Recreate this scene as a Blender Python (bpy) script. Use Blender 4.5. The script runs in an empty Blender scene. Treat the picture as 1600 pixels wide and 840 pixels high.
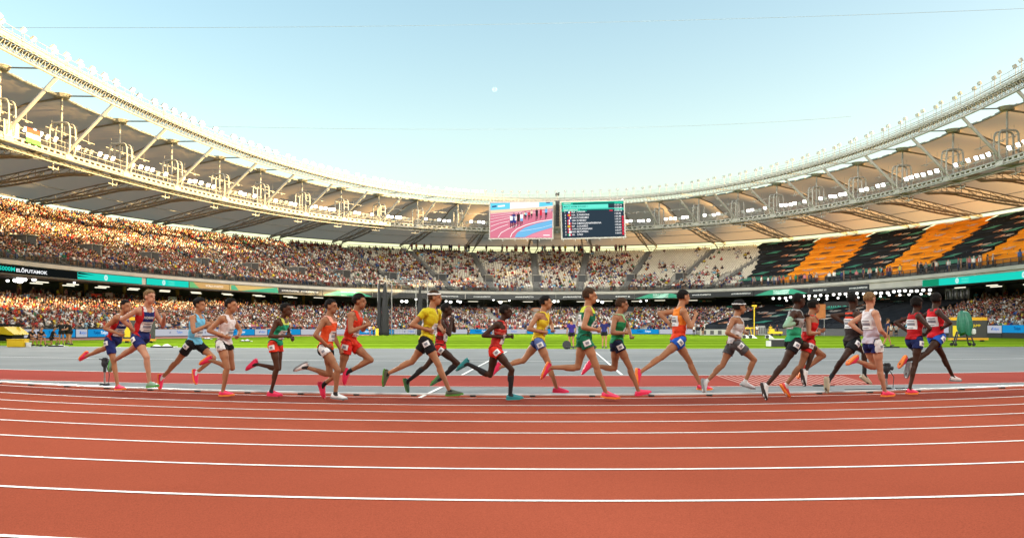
import bpy, bmesh, math, random
import numpy as np
from mathutils import Vector, Matrix
from mathutils.bvhtree import BVHTree

C = bpy.context.scene.collection
SC = bpy.context.scene
# ------------------------------------------------------------------ camera, sky, sun, exposure
F = 1340.0            # focal length in pixels of the 1600 px wide photograph
HY = 512.0            # row of the horizon
CH = 1.18             # camera height
cd = bpy.data.cameras.new('camera'); cam = bpy.data.objects.new('camera', cd); C.objects.link(cam)
cam.location = (0, 0, CH); cam.rotation_euler = (math.radians(90), 0, 0)
cd.sensor_width = 36; cd.lens = 36*F/1600; cd.shift_y = (HY-420)/1600
cd.clip_end = 9000; cd.clip_start = 0.05
SC.camera = cam
EXPO = 2.15
SUN_EL, SUN_AZ = 6.4, 97.0        # azimuth from +Y clockwise (towards +X)
w = bpy.data.worlds.new('World'); SC.world = w; w.use_nodes = True
nt = w.node_tree; bg = nt.nodes['Background']
sky = nt.nodes.new('ShaderNodeTexSky'); sky.sky_type = 'NISHITA'; sky.sun_disc = False
sky.sun_elevation = math.radians(SUN_EL); sky.sun_rotation = math.radians(SUN_AZ)
sky.altitude = 100; sky.air_density = 1.0; sky.dust_density = 1.5; sky.ozone_density = 2.0
hsv = nt.nodes.new('ShaderNodeHueSaturation'); hsv.inputs['Saturation'].default_value = 1.55
gam = nt.nodes.new('ShaderNodeGamma'); gam.inputs[1].default_value = 0.80
tint = nt.nodes.new('ShaderNodeVectorMath'); tint.operation = 'MULTIPLY'; tint.inputs[1].default_value = (1.27, 1.03, 0.835)
nt.links.new(sky.outputs[0], gam.inputs[0]); nt.links.new(gam.outputs[0], tint.inputs[0]); nt.links.new(tint.outputs[0], hsv.inputs['Color']); nt.links.new(hsv.outputs[0], bg.inputs['Color'])
bg.inputs['Strength'].default_value = 0.15
sl = bpy.data.lights.new('sun', 'SUN'); sun = bpy.data.objects.new('sun', sl); C.objects.link(sun)
sl.energy = 5.0; sl.angle = math.radians(0.5); sl.color = (1.0, 0.70, 0.30)
e, a = math.radians(SUN_EL), math.radians(SUN_AZ)
sd = Vector((math.sin(a)*math.cos(e), math.cos(a)*math.cos(e), math.sin(e)))
sun.rotation_euler = sd.to_track_quat('Z', 'Y').to_euler(); sun.location = (120, 0, 80)
SC.view_settings.view_transform = 'Standard'; SC.view_settings.look = 'None'
SC.view_settings.gamma = 1.0; SC.view_settings.exposure = EXPO
EM = 1.0/2**EXPO
SC.cycles.max_bounces = 6; SC.cycles.transparent_max_bounces = 12

# ------------------------------------------------------------------ materials
def N(nt, t, **k):
    n = nt.nodes.new(t)
    for a_, b_ in k.items(): setattr(n, a_, b_)
    return n
MATS = {}
def mat(name, col, rough=0.6, var=0.0, scale=3.0, bump=0.0, bscale=40.0, metal=0.0, spec=0.5, detail=4.0, coord='Object', var2=0.0, scale2=0.3):
    if name in MATS: return MATS[name]
    m = bpy.data.materials.new(name); m.use_nodes = True; nt = m.node_tree; b = nt.nodes['Principled BSDF']
    b.inputs['Base Color'].default_value = (*col, 1); b.inputs['Roughness'].default_value = rough
    b.inputs['Metallic'].default_value = metal; b.inputs['Specular IOR Level'].default_value = spec
    tc = N(nt, 'ShaderNodeTexCoord')
    last = None
    for v, s in ((var, scale), (var2, scale2)):
        if v <= 0: continue
        n = N(nt, 'ShaderNodeTexNoise'); n.inputs['Scale'].default_value = s; n.inputs['Detail'].default_value = detail
        nt.links.new(tc.outputs[coord], n.inputs['Vector'])
        mr = N(nt, 'ShaderNodeMapRange'); mr.inputs[1].default_value = 0.3; mr.inputs[2].default_value = 0.7
        mr.inputs[3].default_value = 1-v; mr.inputs[4].default_value = 1+v
        nt.links.new(n.outputs[0], mr.inputs[0])
        mx = N(nt, 'ShaderNodeVectorMath', operation='SCALE')
        if last is None: mx.inputs[0].default_value = col
        else: nt.links.new(last, mx.inputs[0])
        nt.links.new(mr.outputs[0], mx.inputs['Scale']); last = mx.outputs[0]
    if last is not None: nt.links.new(last, b.inputs['Base Color'])
    if bump > 0:
        n = N(nt, 'ShaderNodeTexNoise'); n.inputs['Scale'].default_value = bscale; n.inputs['Detail'].default_value = 3
        nt.links.new(tc.outputs[coord], n.inputs['Vector'])
        bp = N(nt, 'ShaderNodeBump'); bp.inputs['Strength'].default_value = bump; bp.inputs['Distance'].default_value = 0.02
        nt.links.new(n.outputs[0], bp.inputs['Height']); nt.links.new(bp.outputs[0], b.inputs['Normal'])
    MATS[name] = m
    return m
def emit(name, col, k=1.0):
    if name in MATS: return MATS[name]
    m = bpy.data.materials.new(name); m.use_nodes = True; b = m.node_tree.nodes['Principled BSDF']
    b.inputs['Base Color'].default_value = (*[c*0.05 for c in col], 1); b.inputs['Roughness'].default_value = .8; b.inputs['Specular IOR Level'].default_value = 0
    b.inputs['Emission Color'].default_value = (*col, 1); b.inputs['Emission Strength'].default_value = k*EM
    MATS[name] = m
    return m
def srgb(r, g, b):
    f_ = lambda c: ((c/255+0.055)/1.055)**2.4 if c > 10 else c/255/12.92
    return (f_(r), f_(g), f_(b))

# ------------------------------------------------------------------ mesh builder
class MB:
    def __init__(s): s.v = []; s.f = []; s.m = []
    def add(s, vs, fs, mi=0):
        o = len(s.v); s.v.extend([tuple(p) for p in vs]); s.f.extend([tuple(o+i for i in q) for q in fs]); s.m.extend([mi]*len(fs)); return s
    def box(s, c, size, ax=None, mi=0):
        c = Vector(c); hx, hy, hz = [d/2 for d in size]
        if ax is None: X, Y, Z = Vector((1, 0, 0)), Vector((0, 1, 0)), Vector((0, 0, 1))
        elif isinstance(ax, (int, float)): X, Y, Z = Vector((math.cos(ax), math.sin(ax), 0)), Vector((-math.sin(ax), math.cos(ax), 0)), Vector((0, 0, 1))
        else: X, Y, Z = [Vector(q) for q in ax]
        vs = [c+X*(hx*i)+Y*(hy*j)+Z*(hz*k) for k in (-1, 1) for j in (-1, 1) for i in (-1, 1)]
        return s.add(vs, [(0, 2, 3, 1), (4, 5, 7, 6), (0, 1, 5, 4), (2, 6, 7, 3), (0, 4, 6, 2), (1, 3, 7, 5)], mi)
    def bevbox(s, c, size, bev=0.02, rot=0.0, mi=0):
        bm = bmesh.new(); bmesh.ops.create_cube(bm, size=1)
        bmesh.ops.scale(bm, vec=size, verts=bm.verts)
        bmesh.ops.bevel(bm, geom=list(bm.edges), offset=bev, segments=2, affect='EDGES')
        M = Matrix.Translation(Vector(c)) @ Matrix.Rotation(rot, 4, 'Z')
        bm.verts.index_update()
        s.add([M @ v.co for v in bm.verts], [[v.index for v in f_.verts] for f_ in bm.faces], mi); bm.free(); return s
    def tube(s, pts, r, n=6, mi=0, cap=True):
        pts = [Vector(p) for p in pts]; k = len(pts); rs = r if hasattr(r, '__len__') else [r]*k
        o = len(s.v); up = None; T = []
        for i in range(k):
            t = (pts[min(i+1, k-1)]-pts[max(i-1, 0)])
            t = t.normalized() if t.length > 1e-9 else Vector((0, 0, 1)); T.append(t)
        u = T[0].orthogonal().normalized()
        for i in range(k):
            u = (u-T[i]*u.dot(T[i]))
            u = u.normalized() if u.length > 1e-6 else T[i].orthogonal().normalized()
            w_ = T[i].cross(u)
            for j in range(n):
                a_ = 2*math.pi*j/n
                s.v.append(tuple(pts[i]+(u*math.cos(a_)+w_*math.sin(a_))*rs[i]))
        for i in range(k-1):
            for j in range(n):
                s.f.append((o+i*n+j, o+i*n+(j+1) % n, o+(i+1)*n+(j+1) % n, o+(i+1)*n+j)); s.m.append(mi)
        if cap:
            s.f.append(tuple(o+j for j in reversed(range(n)))); s.m.append(mi)
            s.f.append(tuple(o+(k-1)*n+j for j in range(n))); s.m.append(mi)
        return s
    def ell(s, c, rad, ax=None, n=12, m=8, mi=0):
        c = Vector(c)
        if ax is None: ax = (Vector((1, 0, 0)), Vector((0, 1, 0)), Vector((0, 0, 1)))
        X, Y, Z = [Vector(q) for q in ax]; vs = [c-Z*rad[2]]
        for i in range(1, m):
            ph = -math.pi/2+math.pi*i/m
            for j in range(n):
                th = 2*math.pi*j/n
                vs.append(c+X*(rad[0]*math.cos(ph)*math.cos(th))+Y*(rad[1]*math.cos(ph)*math.sin(th))+Z*(rad[2]*math.sin(ph)))
        vs.append(c+Z*rad[2]); fs = []
        for j in range(n): fs.append((0, 1+(j+1) % n, 1+j))
        for i in range(m-2):
            for j in range(n):
                a_ = 1+i*n+j; b_ = 1+i*n+(j+1) % n; fs.append((a_, b_, b_+n, a_+n))
        t = len(vs)-1
        for j in range(n): fs.append((t, 1+(m-2)*n+j, 1+(m-2)*n+(j+1) % n))
        return s.add(vs, fs, mi)
    def cap(s, p, q, r1, r2, n=12, mi=0):      # tapered capsule
        p, q = Vector(p), Vector(q); d = (q-p); L = d.length
        if L < 1e-5: return s.ell(p, (r1, r1, r1), n=n, mi=mi)
        t = d/L; pts, rs = [], []
        for k in (-90, -60, -30): pts.append(p+t*(r1*math.sin(math.radians(k)))); rs.append(max(r1*math.cos(math.radians(k)), 1e-3))
        pts.append(p); rs.append(r1); pts.append((p+q)/2); rs.append((r1+r2)/2); pts.append(q); rs.append(r2)
        for k in (30, 60, 90): pts.append(q+t*(r2*math.sin(math.radians(k)))); rs.append(max(r2*math.cos(math.radians(k)), 1e-3))
        return s.tube(pts, rs, n, mi)
    def prism(s, poly, y0, y1, T, mi=0):       # polygon (x,z) extruded y0..y1, T maps (x,y,z) -> world
        n = len(poly); vs = [T(x, y0, z) for x, z in poly]+[T(x, y1, z) for x, z in poly]
        fs = [tuple(range(n)), tuple(reversed(range(n, 2*n)))]+[(i, i+n, (i+1) % n+n, (i+1) % n) for i in range(n)]
        return s.add(vs, fs, mi)
    def mesh(s, name, mats, smooth=False):
        me = bpy.data.meshes.new(name); me.from_pydata(s.v, [], s.f); me.update()
        if not isinstance(mats, (list, tuple)): mats = [mats]
        for m_ in mats: me.materials.append(m_)
        if max(s.m, default=0) > 0: me.polygons.foreach_set('material_index', s.m)
        if smooth: me.polygons.foreach_set('use_smooth', [True]*len(s.f))
        return me
    def build(s, name, mats, parent=None, loc=None, smooth=False):
        if loc is not None:
            lx, ly, lz = loc; s.v = [(a_-lx, b_-ly, c_-lz) for a_, b_, c_ in s.v]
        return link(name, s.mesh(name, mats, smooth), parent, loc)
def link(name, me, parent=None, loc=None):
    o = bpy.data.objects.new(name, me); C.objects.link(o)
    if parent is not None:
        o.parent = parent
        W = Vector((0, 0, 0)); p = parent
        while p is not None: W += p.location; p = p.parent      # parents are never rotated when built this way
        o.location = (Vector(loc) if loc is not None else Vector((0, 0, 0)))-W
    elif loc is not None: o.location = loc
    return o
def empty(name, loc, rz=0):
    o = bpy.data.objects.new(name, None); C.objects.link(o); o.location = loc; o.rotation_euler = (0, 0, rz); o.empty_display_size = .2
    return o
def tag(o, label=None, cat=None, group=None, kind=None):
    if label: o['label'] = label
    if cat: o['category'] = cat
    if group: o['group'] = group
    if kind: o['kind'] = kind
    return o
def copy_tree(o, loc=None, rz=None, parent=None):
    c = o.copy(); C.objects.link(c); c.parent = parent
    if parent is not None: c.matrix_parent_inverse = o.matrix_parent_inverse
    for ch in [q for q in o.children]: copy_tree(ch, parent=c)
    if loc is not None: c.location = loc
    if rz is not None: c.rotation_euler = (0, 0, rz)
    return c
def text_mesh(txt, h, mat_, name='lettering', bold=0.0, shear=0.0, depth=0.0, width=None):
    cu = bpy.data.curves.new(name, 'FONT'); cu.body = txt; cu.size = 1.0; cu.offset = bold; cu.shear = shear; cu.extrude = depth
    cu.align_x = 'CENTER'; cu.align_y = 'CENTER'; cu.resolution_u = 2
    o = bpy.data.objects.new(name, cu); C.objects.link(o)
    dg = bpy.context.evaluated_depsgraph_get(); me = bpy.data.meshes.new_from_object(o.evaluated_get(dg))
    bpy.data.objects.remove(o); bpy.data.curves.remove(cu)
    co = np.zeros(len(me.vertices)*3); me.vertices.foreach_get('co', co); co = co.reshape(-1, 3)
    lo, hi = co.min(0), co.max(0); s_ = h/(hi[1]-lo[1]); sx = s_ if width is None else width/(hi[0]-lo[0])
    co = (co-(lo+hi)/2*np.array([1, 1, 0]))*np.array([sx, s_, 1]); me.vertices.foreach_set('co', co.ravel()); me.update()
    me.materials.clear(); me.materials.append(mat_)
    return me
def text_obj(txt, h, mat_, parent, M, name='lettering', **k):    # M: world matrix; text in local XY plane facing +Z
    me = text_mesh(txt, h, mat_, name, **k); me.transform(M)
    return link(name, me, parent, None)
def frame_M(c, right, up):
    r = Vector(right).normalized(); u = Vector(up).normalized(); n = r.cross(u)
    M = Matrix((r, u, n)).transposed().to_4x4(); M.translation = Vector(c); return M

def ray(px, py): return Vector(((px-800)/F, 1.0, (HY-py)/F))
def gnd(px, py, z=0.0):
    d = ray(px, py); t = (z-CH)/d.z; return Vector((d.x*t, t, z))
def at(px, py, D):
    d = ray(px, py); return Vector((d.x*D, D, CH+d.z*D))
def proj(x, y, z): return 800+F*x/y, HY-F*(z-CH)/y

# ------------------------------------------------------------------ plan of the bowl: one closed curve and its outward offsets
def _plan():
    th = np.linspace(np.pi/2+np.pi, np.pi/2-np.pi, 16001)
    xc, yc, a_, b_, p, r = 3.558, 86.28, 53.605, 92.43, 2.2814, -.05943
    u = a_*np.sign(np.cos(th))*np.abs(np.cos(th))**(2/p)
    v = np.where(np.sin(th) > 0, b_, 105)*np.sign(np.sin(th))*np.abs(np.sin(th))**(2/p)
    x = xc+u*np.cos(r)-v*np.sin(r); y = yc+u*np.sin(r)+v*np.cos(r)
    L = np.r_[0, np.cumsum(np.hypot(np.diff(x), np.diff(y)))]
    return x, y, L-L[len(L)//2], L[-1]
_x, _y, _L, PERIM = _plan()
_S = np.arange(-PERIM/2, PERIM/2, 0.5)
_PX, _PY = np.interp(_S, _L, _x), np.interp(_S, _L, _y)
def _smooth(a_, k=9):
    b_ = np.r_[a_[-k:], a_, a_[:k]]; return np.convolve(b_, np.ones(2*k+1)/(2*k+1), 'same')[k:-k]
_tx, _ty = np.gradient(_PX), np.gradient(_PY); _tx, _ty = _smooth(_tx), _smooth(_ty)
_n = np.hypot(_tx, _ty); _NX, _NY = -_ty/_n, _tx/_n      # running clockwise seen from above: outward is left of travel
def P(s, off, z=0.0):
    s = (s+PERIM/2) % PERIM-PERIM/2
    x = np.interp(s, _S, _PX); y = np.interp(s, _S, _PY)
    nx = np.interp(s, _S, _NX); ny = np.interp(s, _S, _NY)
    return Vector((x+nx*off, y+ny*off, z))
def Parr(s, off, z):
    x = np.interp(s, _S, _PX); y = np.interp(s, _S, _PY); nx = np.interp(s, _S, _NX); ny = np.interp(s, _S, _NY)
    return np.stack([x+nx*off, y+ny*off, np.broadcast_to(z, x.shape)], -1)
def nrm(s): return Vector((float(np.interp(s, _S, _NX)), float(np.interp(s, _S, _NY)), 0)).normalized()
def tng(s): n_ = nrm(s); return Vector((n_.y, -n_.x, 0))
def s_at(px, off=0.0, z=26.6):
    S = np.arange(-140, 140, 0.1); o = off(S) if callable(off) else off; q = Parr(S, o, z)
    X = np.where(q[:, 1] > 5, 800+F*q[:, 0]/np.maximum(q[:, 1], 5), 1e9*np.sign(S)); i = np.argmin(np.abs(X-px)); return float(S[i])
SL, SR, S0 = s_at(0), s_at(1600), s_at(870)
def lev(l, c, r):
    return lambda s: np.interp(s, [SL, S0-25, S0+25, SR], [l, c, c, r])
oE, oD = lev(7.0, 2.6, 3.6), lev(32, 37.5, 32)
oA, zB = lev(-5.8, -7.2, -5.2), lev(20.1, 21.7, 20.6)
oF, oG = lev(1.0, -9.0, 0.5), lev(14.5, 13.0, 13.0)           # lower tier: front, back
zC, zDg, zE = 26.6, 21.6, 8.85
NODES = [s_at(p) for p in (0, 96, 187, 268, 343, 407, 472, 533, 592, 652, 715, 776, 840, 903, 967, 1030, 1092, 1153, 1214, 1276, 1341, 1410, 1489, 1574)]
_d1, _d2 = NODES[1]-NODES[0], NODES[-1]-NODES[-2]
NODES = [NODES[0]-_d1*2, NODES[0]-_d1]+NODES+[NODES[-1]+_d2, NODES[-1]+2*_d2]
_rest = PERIM-(NODES[-1]-NODES[0]); _k = int(round(_rest/11))
BACK = [NODES[-1]+_rest*i/_k for i in range(1, _k)]              # nodes round the near end, behind the camera
ORD = ['first', 'second', 'third', 'fourth', 'fifth', 'sixth', 'seventh', 'eighth', 'ninth', 'tenth', 'eleventh', 'twelfth', 'thirteenth', 'fourteenth', 'fifteenth', 'sixteenth', 'seventeenth', 'eighteenth', 'nineteenth', 'twentieth', 'twenty-first', 'twenty-second', 'twenty-third', 'twenty-fourth', 'twenty-fifth', 'twenty-sixth', 'twenty-seventh', 'twenty-eighth', 'twenty-ninth', 'thirtieth']
LM = [(0, 'left of the frame edge'), (30, 'above the yellow gazebo'), (62, 'above the seated photographers'), (118, 'above the standing photographers'), (137, 'above the lone figure'), (178, 'above the teal official'), (215, 'above the first navy vest'), (250, 'above the second navy vest'), (290, 'between navy and blue vests'), (330, 'above the light blue vest'), (375, 'above the white vest'), (415, 'left of the green vest'), (460, 'above the green and red kit'), (500, 'right of the green and red kit'), (540, 'above the orange vest'), (590, 'above the red kit'), (660, 'above the cage'), (900, 'near the centre'), (1150, 'above the orange back'), (1420, 'right of the black covers'), (1465, 'above the two dark red vests'), (1500, 'above the rightmost runner'), (1530, 'above the green cover'), (1560, 'above the yellow framed board'), (9999, 'at the right edge')]
def near_what(px): return next(t for e_, t in LM if px < e_)
random.seed(7); rng = np.random.default_rng(7)
# ------------------------------------------------------------------ ground: curved bands, each a sheet 4 mm above the one below
def bandY(D0, b, X, a=-0.037):
    lim = 0.75*D0+4
    if abs(X) <= lim: return D0+a*X+b*X*X
    return D0+a*X+b*lim*lim+2*b*lim*(abs(X)-lim)
_bk = ([5.83, 14.7, 17.1, 21.2, 30.4, 48.6], [.0273, .0263, .0145, .0125, .0085, .0062])
def bD(D): return float(np.interp(D, *_bk))
XS = [x*0.5 for x in range(-120, 121)]
def sheet(name, D1, D2, z, m, parent=None, xs=XS, n=1, b1=None, b2=None):
    mb = MB(); b1 = bD(D1) if b1 is None else b1; b2 = bD(D2) if b2 is None else b2; W_ = len(xs)
    for k in range(n+1):
        t = k/n
        for x in xs: mb.v.append((x, bandY(D1, b1, x)*(1-t)+bandY(D2, b2, x)*t, z))
    for k in range(n):
        for i in range(W_-1): mb.f.append((k*W_+i, k*W_+i+1, (k+1)*W_+i+1, (k+1)*W_+i)); mb.m.append(0)
    return mb.build(name, m, parent)
def track_mat(name, col, v1=.13):
    m = mat(name, col, rough=1.0, var=v1, scale=110, bump=.35, bscale=220, var2=.10, scale2=.28, spec=0.0, detail=3); return m
M_red = track_mat('red tartan', (.330, .078, .044), .20)
M_red2 = track_mat('red tartan strip', (.33, .072, .055))
M_grey = track_mat('grey tartan', (.245, .25, .245), .05)
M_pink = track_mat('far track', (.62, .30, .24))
M_line = mat('line paint', (.85, .83, .78), .7, var=.05, scale=6, spec=.2)
m = MB(); m.add([(-4000, -4000, -.03), (4000, -4000, -.03), (4000, 4000, -.03), (-4000, 4000, -.03)], [(0, 1, 2, 3)])
tag(m.build('ground', mat('ground', (.16, .15, .13), .9, var=.2, scale=.05)), kind='structure')
# grass of the infield with mowing stripes
mg = bpy.data.materials.new('mown grass'); mg.use_nodes = True; g = mg.node_tree; b = g.nodes['Principled BSDF']; b.inputs['Roughness'].default_value = .9; b.inputs['Specular IOR Level'].default_value = .0
tc = N(g, 'ShaderNodeTexCoord'); mp = N(g, 'ShaderNodeMapping'); mp.inputs['Rotation'].default_value = (0, 0, math.radians(94)); g.links.new(tc.outputs['Object'], mp.inputs[0])
wv = N(g, 'ShaderNodeTexWave', wave_type='BANDS', wave_profile='SIN'); wv.inputs['Scale'].default_value = .028; wv.inputs['Distortion'].default_value = .15; g.links.new(mp.outputs[0], wv.inputs[0])
st = N(g, 'ShaderNodeValToRGB'); st.color_ramp.elements[0].position = .42; st.color_ramp.elements[1].position = .58
st.color_ramp.elements[0].color = (.145, .25, .012, 1); st.color_ramp.elements[1].color = (.215, .33, .022, 1); g.links.new(wv.outputs[0], st.inputs[0])
ns = N(g, 'ShaderNodeTexNoise'); ns.inputs['Scale'].default_value = 1.2; ns.inputs['Detail'].default_value = 8; g.links.new(tc.outputs['Object'], ns.inputs[0])
mr = N(g, 'ShaderNodeMapRange'); mr.inputs[1].default_value = .3; mr.inputs[2].default_value = .7; mr.inputs[3].default_value = .82; mr.inputs[4].default_value = 1.18; g.links.new(ns.outputs[0], mr.inputs[0])
sc_ = N(g, 'ShaderNodeVectorMath', operation='SCALE'); g.links.new(st.outputs[0], sc_.inputs[0]); g.links.new(mr.outputs[0], sc_.inputs['Scale']); g.links.new(sc_.outputs[0], b.inputs['Base Color'])
tag(sheet('grass', 47.5, 178, -.004, mg, n=40, xs=[x*2 for x in range(-35, 36)], b2=-.02), 'bright green mown infield grass with pale stripes', kind='structure')
# paved apron the whole bowl stands on
m = MB(); ss = np.linspace(-PERIM/2, PERIM/2, 161)
for s in ss: m.v.append(tuple(P(s, 45, -.012)))
m.f.append(tuple(range(160))); m.m.append(0)
tag(m.build('pavement', mat('apron', (.2, .2, .2), .9, var=.1, scale=1)), kind='structure')
tag(sheet('apron', 14.9, 48.6, 0, M_grey, n=14), 'grey synthetic surface between track and grass', kind='structure')
tag(sheet('runway', 17.1, 21.2, .004, M_red2, n=4), 'red synthetic strip crossing the grey apron', kind='structure')
tag(sheet('running_track', -6, 14.9, .006, M_red, n=12, b1=.0273, b2=.0263), 'red running track with white lane lines', kind='structure')
M_lane_shade = track_mat('inner lane shade', (.225, .054, .036), .30)  # soft shadows of the runners painted as a darker lane colour
tag(sheet('lane_shade', 13.02, 14.27, .0085, M_lane_shade, n=2, b1=.0265, b2=.0263), 'innermost lane darkened by painted shade of the runners', kind='structure')
# painted lines
ln = MB()
def line(D, w_=.05, z=.0105, b=None, xs=XS, mb=ln):
    b = bD(D) if b is None else b; o = len(mb.v)
    for x in xs: Y = bandY(D, b, x); mb.v.append((x, Y-w_/2, z)); mb.v.append((x, Y+w_/2, z))
    for i in range(len(xs)-1): q = o+2*i; mb.f.append((q, q+2, q+3, q+1)); mb.m.append(0)
for D in (4.51, 5.83, 7.13, 8.36, 9.58, 10.74, 11.86, 12.98): line(D, .052)
tag(ln.build('lane_markings', M_line), 'white lane lines on the red track', kind='structure')
l2 = MB()
line(14.30, .04, .0105, mb=l2)
for D, w_ in ((17.1, .06), (21.2, .07), (30.4, .10)): line(D, w_, .0085, mb=l2)
line(48.2, .10, .0085, mb=l2)
def seg(px1, py1, px2, py2, w_=.07, z=.0125, mb=l2):
    a_, b_ = gnd(px1, py1), gnd(px2, py2); d = (b_-a_).normalized(); n_ = Vector((-d.y, d.x, 0))*w_/2
    mb.add([a_-n_+Vector((0, 0, z)), b_-n_+Vector((0, 0, z)), b_+n_+Vector((0, 0, z)), a_+n_+Vector((0, 0, z))], [(0, 1, 2, 3)])
seg(655, 622, 690, 605); seg(722, 586, 792, 549); seg(792, 549, 780, 548); seg(929, 549, 972, 586)
tag(l2.build('apron_markings', M_line), 'thin white lines painted on the grey apron', kind='structure')
l3 = MB()
for i in range(21):
    x0 = 1122+i*9.5; seg(x0, 587.5, x0+46, 602.5-i*.12, .045, .0125, l3)
tag(l3.build('stripe_markings', mat('pale stripe paint', (.60, .26, .20), .8)), 'pale slanted stripes on the red runway strip', kind='structure')
# pale far track on the left between the grass and the boards
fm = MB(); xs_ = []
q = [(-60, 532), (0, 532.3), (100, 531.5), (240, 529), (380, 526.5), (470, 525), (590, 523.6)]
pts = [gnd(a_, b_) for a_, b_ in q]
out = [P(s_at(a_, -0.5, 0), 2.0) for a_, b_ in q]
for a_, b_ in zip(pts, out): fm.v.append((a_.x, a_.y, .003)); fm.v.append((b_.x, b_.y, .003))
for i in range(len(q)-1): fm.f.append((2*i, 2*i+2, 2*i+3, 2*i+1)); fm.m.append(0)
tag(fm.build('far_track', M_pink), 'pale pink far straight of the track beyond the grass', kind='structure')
fl = MB()
for a_, b_ in zip(pts[:-1], pts[1:]):
    d = (b_-a_).normalized(); n_ = Vector((-d.y, d.x, 0))*.15
    fl.add([a_-n_, b_-n_, b_+n_, a_+n_], [(0, 1, 2, 3)])
fl.v = [(a_, b_, .010) for a_, b_, c_ in fl.v]
tag(fl.build('far_track_edge_line', M_line), 'white edge line of the pale far track', kind='structure')
# raised aluminium kerb with its little feet
kb = empty('track_kerb', (0, 14.68, 0)); tag(kb, 'low white aluminium kerb rail along the inside of the track', 'kerb')
mk = MB(); D = 14.66; bb = .0263; prof = [(-.025, .030), (-.025, .052), (.0, .060), (.025, .052), (.025, .030)]
for x in XS:
    Y = bandY(D, bb, x)
    for (dy, z) in prof: mk.v.append((x, Y+dy, z))
for i in range(len(XS)-1):
    for j in range(5): q_ = i*5; mk.f.append((q_+j, q_+(j+1) % 5, q_+5+(j+1) % 5, q_+5+j)); mk.m.append(0)
mk.build('rail', mat('kerb aluminium', (.80, .79, .76), .35, metal=.15), kb)
M_dark = mat('dark rubber', (.03, .03, .032), .7)
for i in range(-18, 19):
    x = i*1.02+.35; Y = bandY(D, bb, x); f_ = MB(); f_.bevbox((x, Y-.01, .0205), (.10, .09, .026), .006); f_.build('foot', M_dark, kb)
# ------------------------------------------------------------------ stadium roof
M_steel = mat('white painted steel', (.33, .315, .285), .5, var=.08, scale=2)
M_steelD = mat('grey steel', (.20, .20, .20), .5, var=.1, scale=2)
M_cable = mat('dark cable', (.06, .055, .05), .6)
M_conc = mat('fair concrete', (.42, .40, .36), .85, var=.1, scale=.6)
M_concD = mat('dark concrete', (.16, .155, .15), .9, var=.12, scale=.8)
M_black = mat('black board', (.018, .020, .024), .55)
mm = bpy.data.materials.new('roof membrane'); mm.use_nodes = True; g = mm.node_tree; b = g.nodes['Principled BSDF']; out_ = g.nodes['Material Output']
b.inputs['Base Color'].default_value = (.42, .36, .29, 1); b.inputs['Roughness'].default_value = .8; b.inputs['Specular IOR Level'].default_value = .1
tr = N(g, 'ShaderNodeBsdfTranslucent'); tr.inputs['Color'].default_value = (.66, .52, .40, 1)
mx = N(g, 'ShaderNodeMixShader'); mx.inputs[0].default_value = .38; g.links.new(b.outputs[0], mx.inputs[1]); g.links.new(tr.outputs[0], mx.inputs[2]); g.links.new(mx.outputs[0], out_.inputs[0])
roof = empty('stadium_roof', P(S0, 20)); tag(roof, 'ring shaped stadium roof of beige membrane panels with white steel inner ring and catwalk', 'roof')
ALLN = NODES+BACK
def roofz(u, v, du=0):
    # u across a bay 0..1, v outwards 0..1
    z = zC+(zDg-zC)*v**1.15
    z += 1.5*math.sin(math.pi*u)**.8*math.sin(math.pi*min(1, v*1.05))
    z -= 1.7*math.exp(-((v-.33)/.12)**2)*(math.exp(-(u/.20)**2)+math.exp(-((1-u)/.20)**2))
    return z
nn = len(ALLN)
for i in range(nn):
    a_, b_ = ALLN[i], ALLN[(i+1) % nn]
    if b_ < a_: b_ += PERIM
    vis = i < len(NODES)-1
    U, V = (8, 16) if vis else (3, 4)
    m = MB()
    for v in range(V+1):
        for u in range(U+1):
            s = a_+(b_-a_)*u/U; t = v/V
            # inner edge scalloped a little between the masts
            off = -0.0+.5*math.sin(math.pi*u/U)*(1-t) + t*float(oD((s+PERIM/2) % PERIM-PERIM/2))
            m.v.append(tuple(P(s, off, roofz(u/U, t))))
    for v in range(V):
        for u in range(U): q = v*(U+1)+u; m.f.append((q, q+1, q+U+2, q+U+1)); m.m.append(0)
    m.build('roof_panel', mm, roof, smooth=True)
# edge cable with clamps along the inner edge of the membrane
ec = MB(); NV = NODES
for i in range(len(NV)-1):
    pts = [P(NV[i]+(NV[i+1]-NV[i])*k/10, .5*math.sin(math.pi*k/10), zC+.05) for k in range(11)]
    ec.tube(pts, .10, 5)
    for k in range(1, 24):
        s = NV[i]+(NV[i+1]-NV[i])*k/24
        if k % 6 < 4: ec.box(P(s, .1+.5*math.sin(math.pi*k/24), zC+.16), (.42, .3, .14), tng(s).to_tuple() and math.atan2(tng(s).y, tng(s).x))
ec.build('edge_cable', M_steelD, roof)
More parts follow.
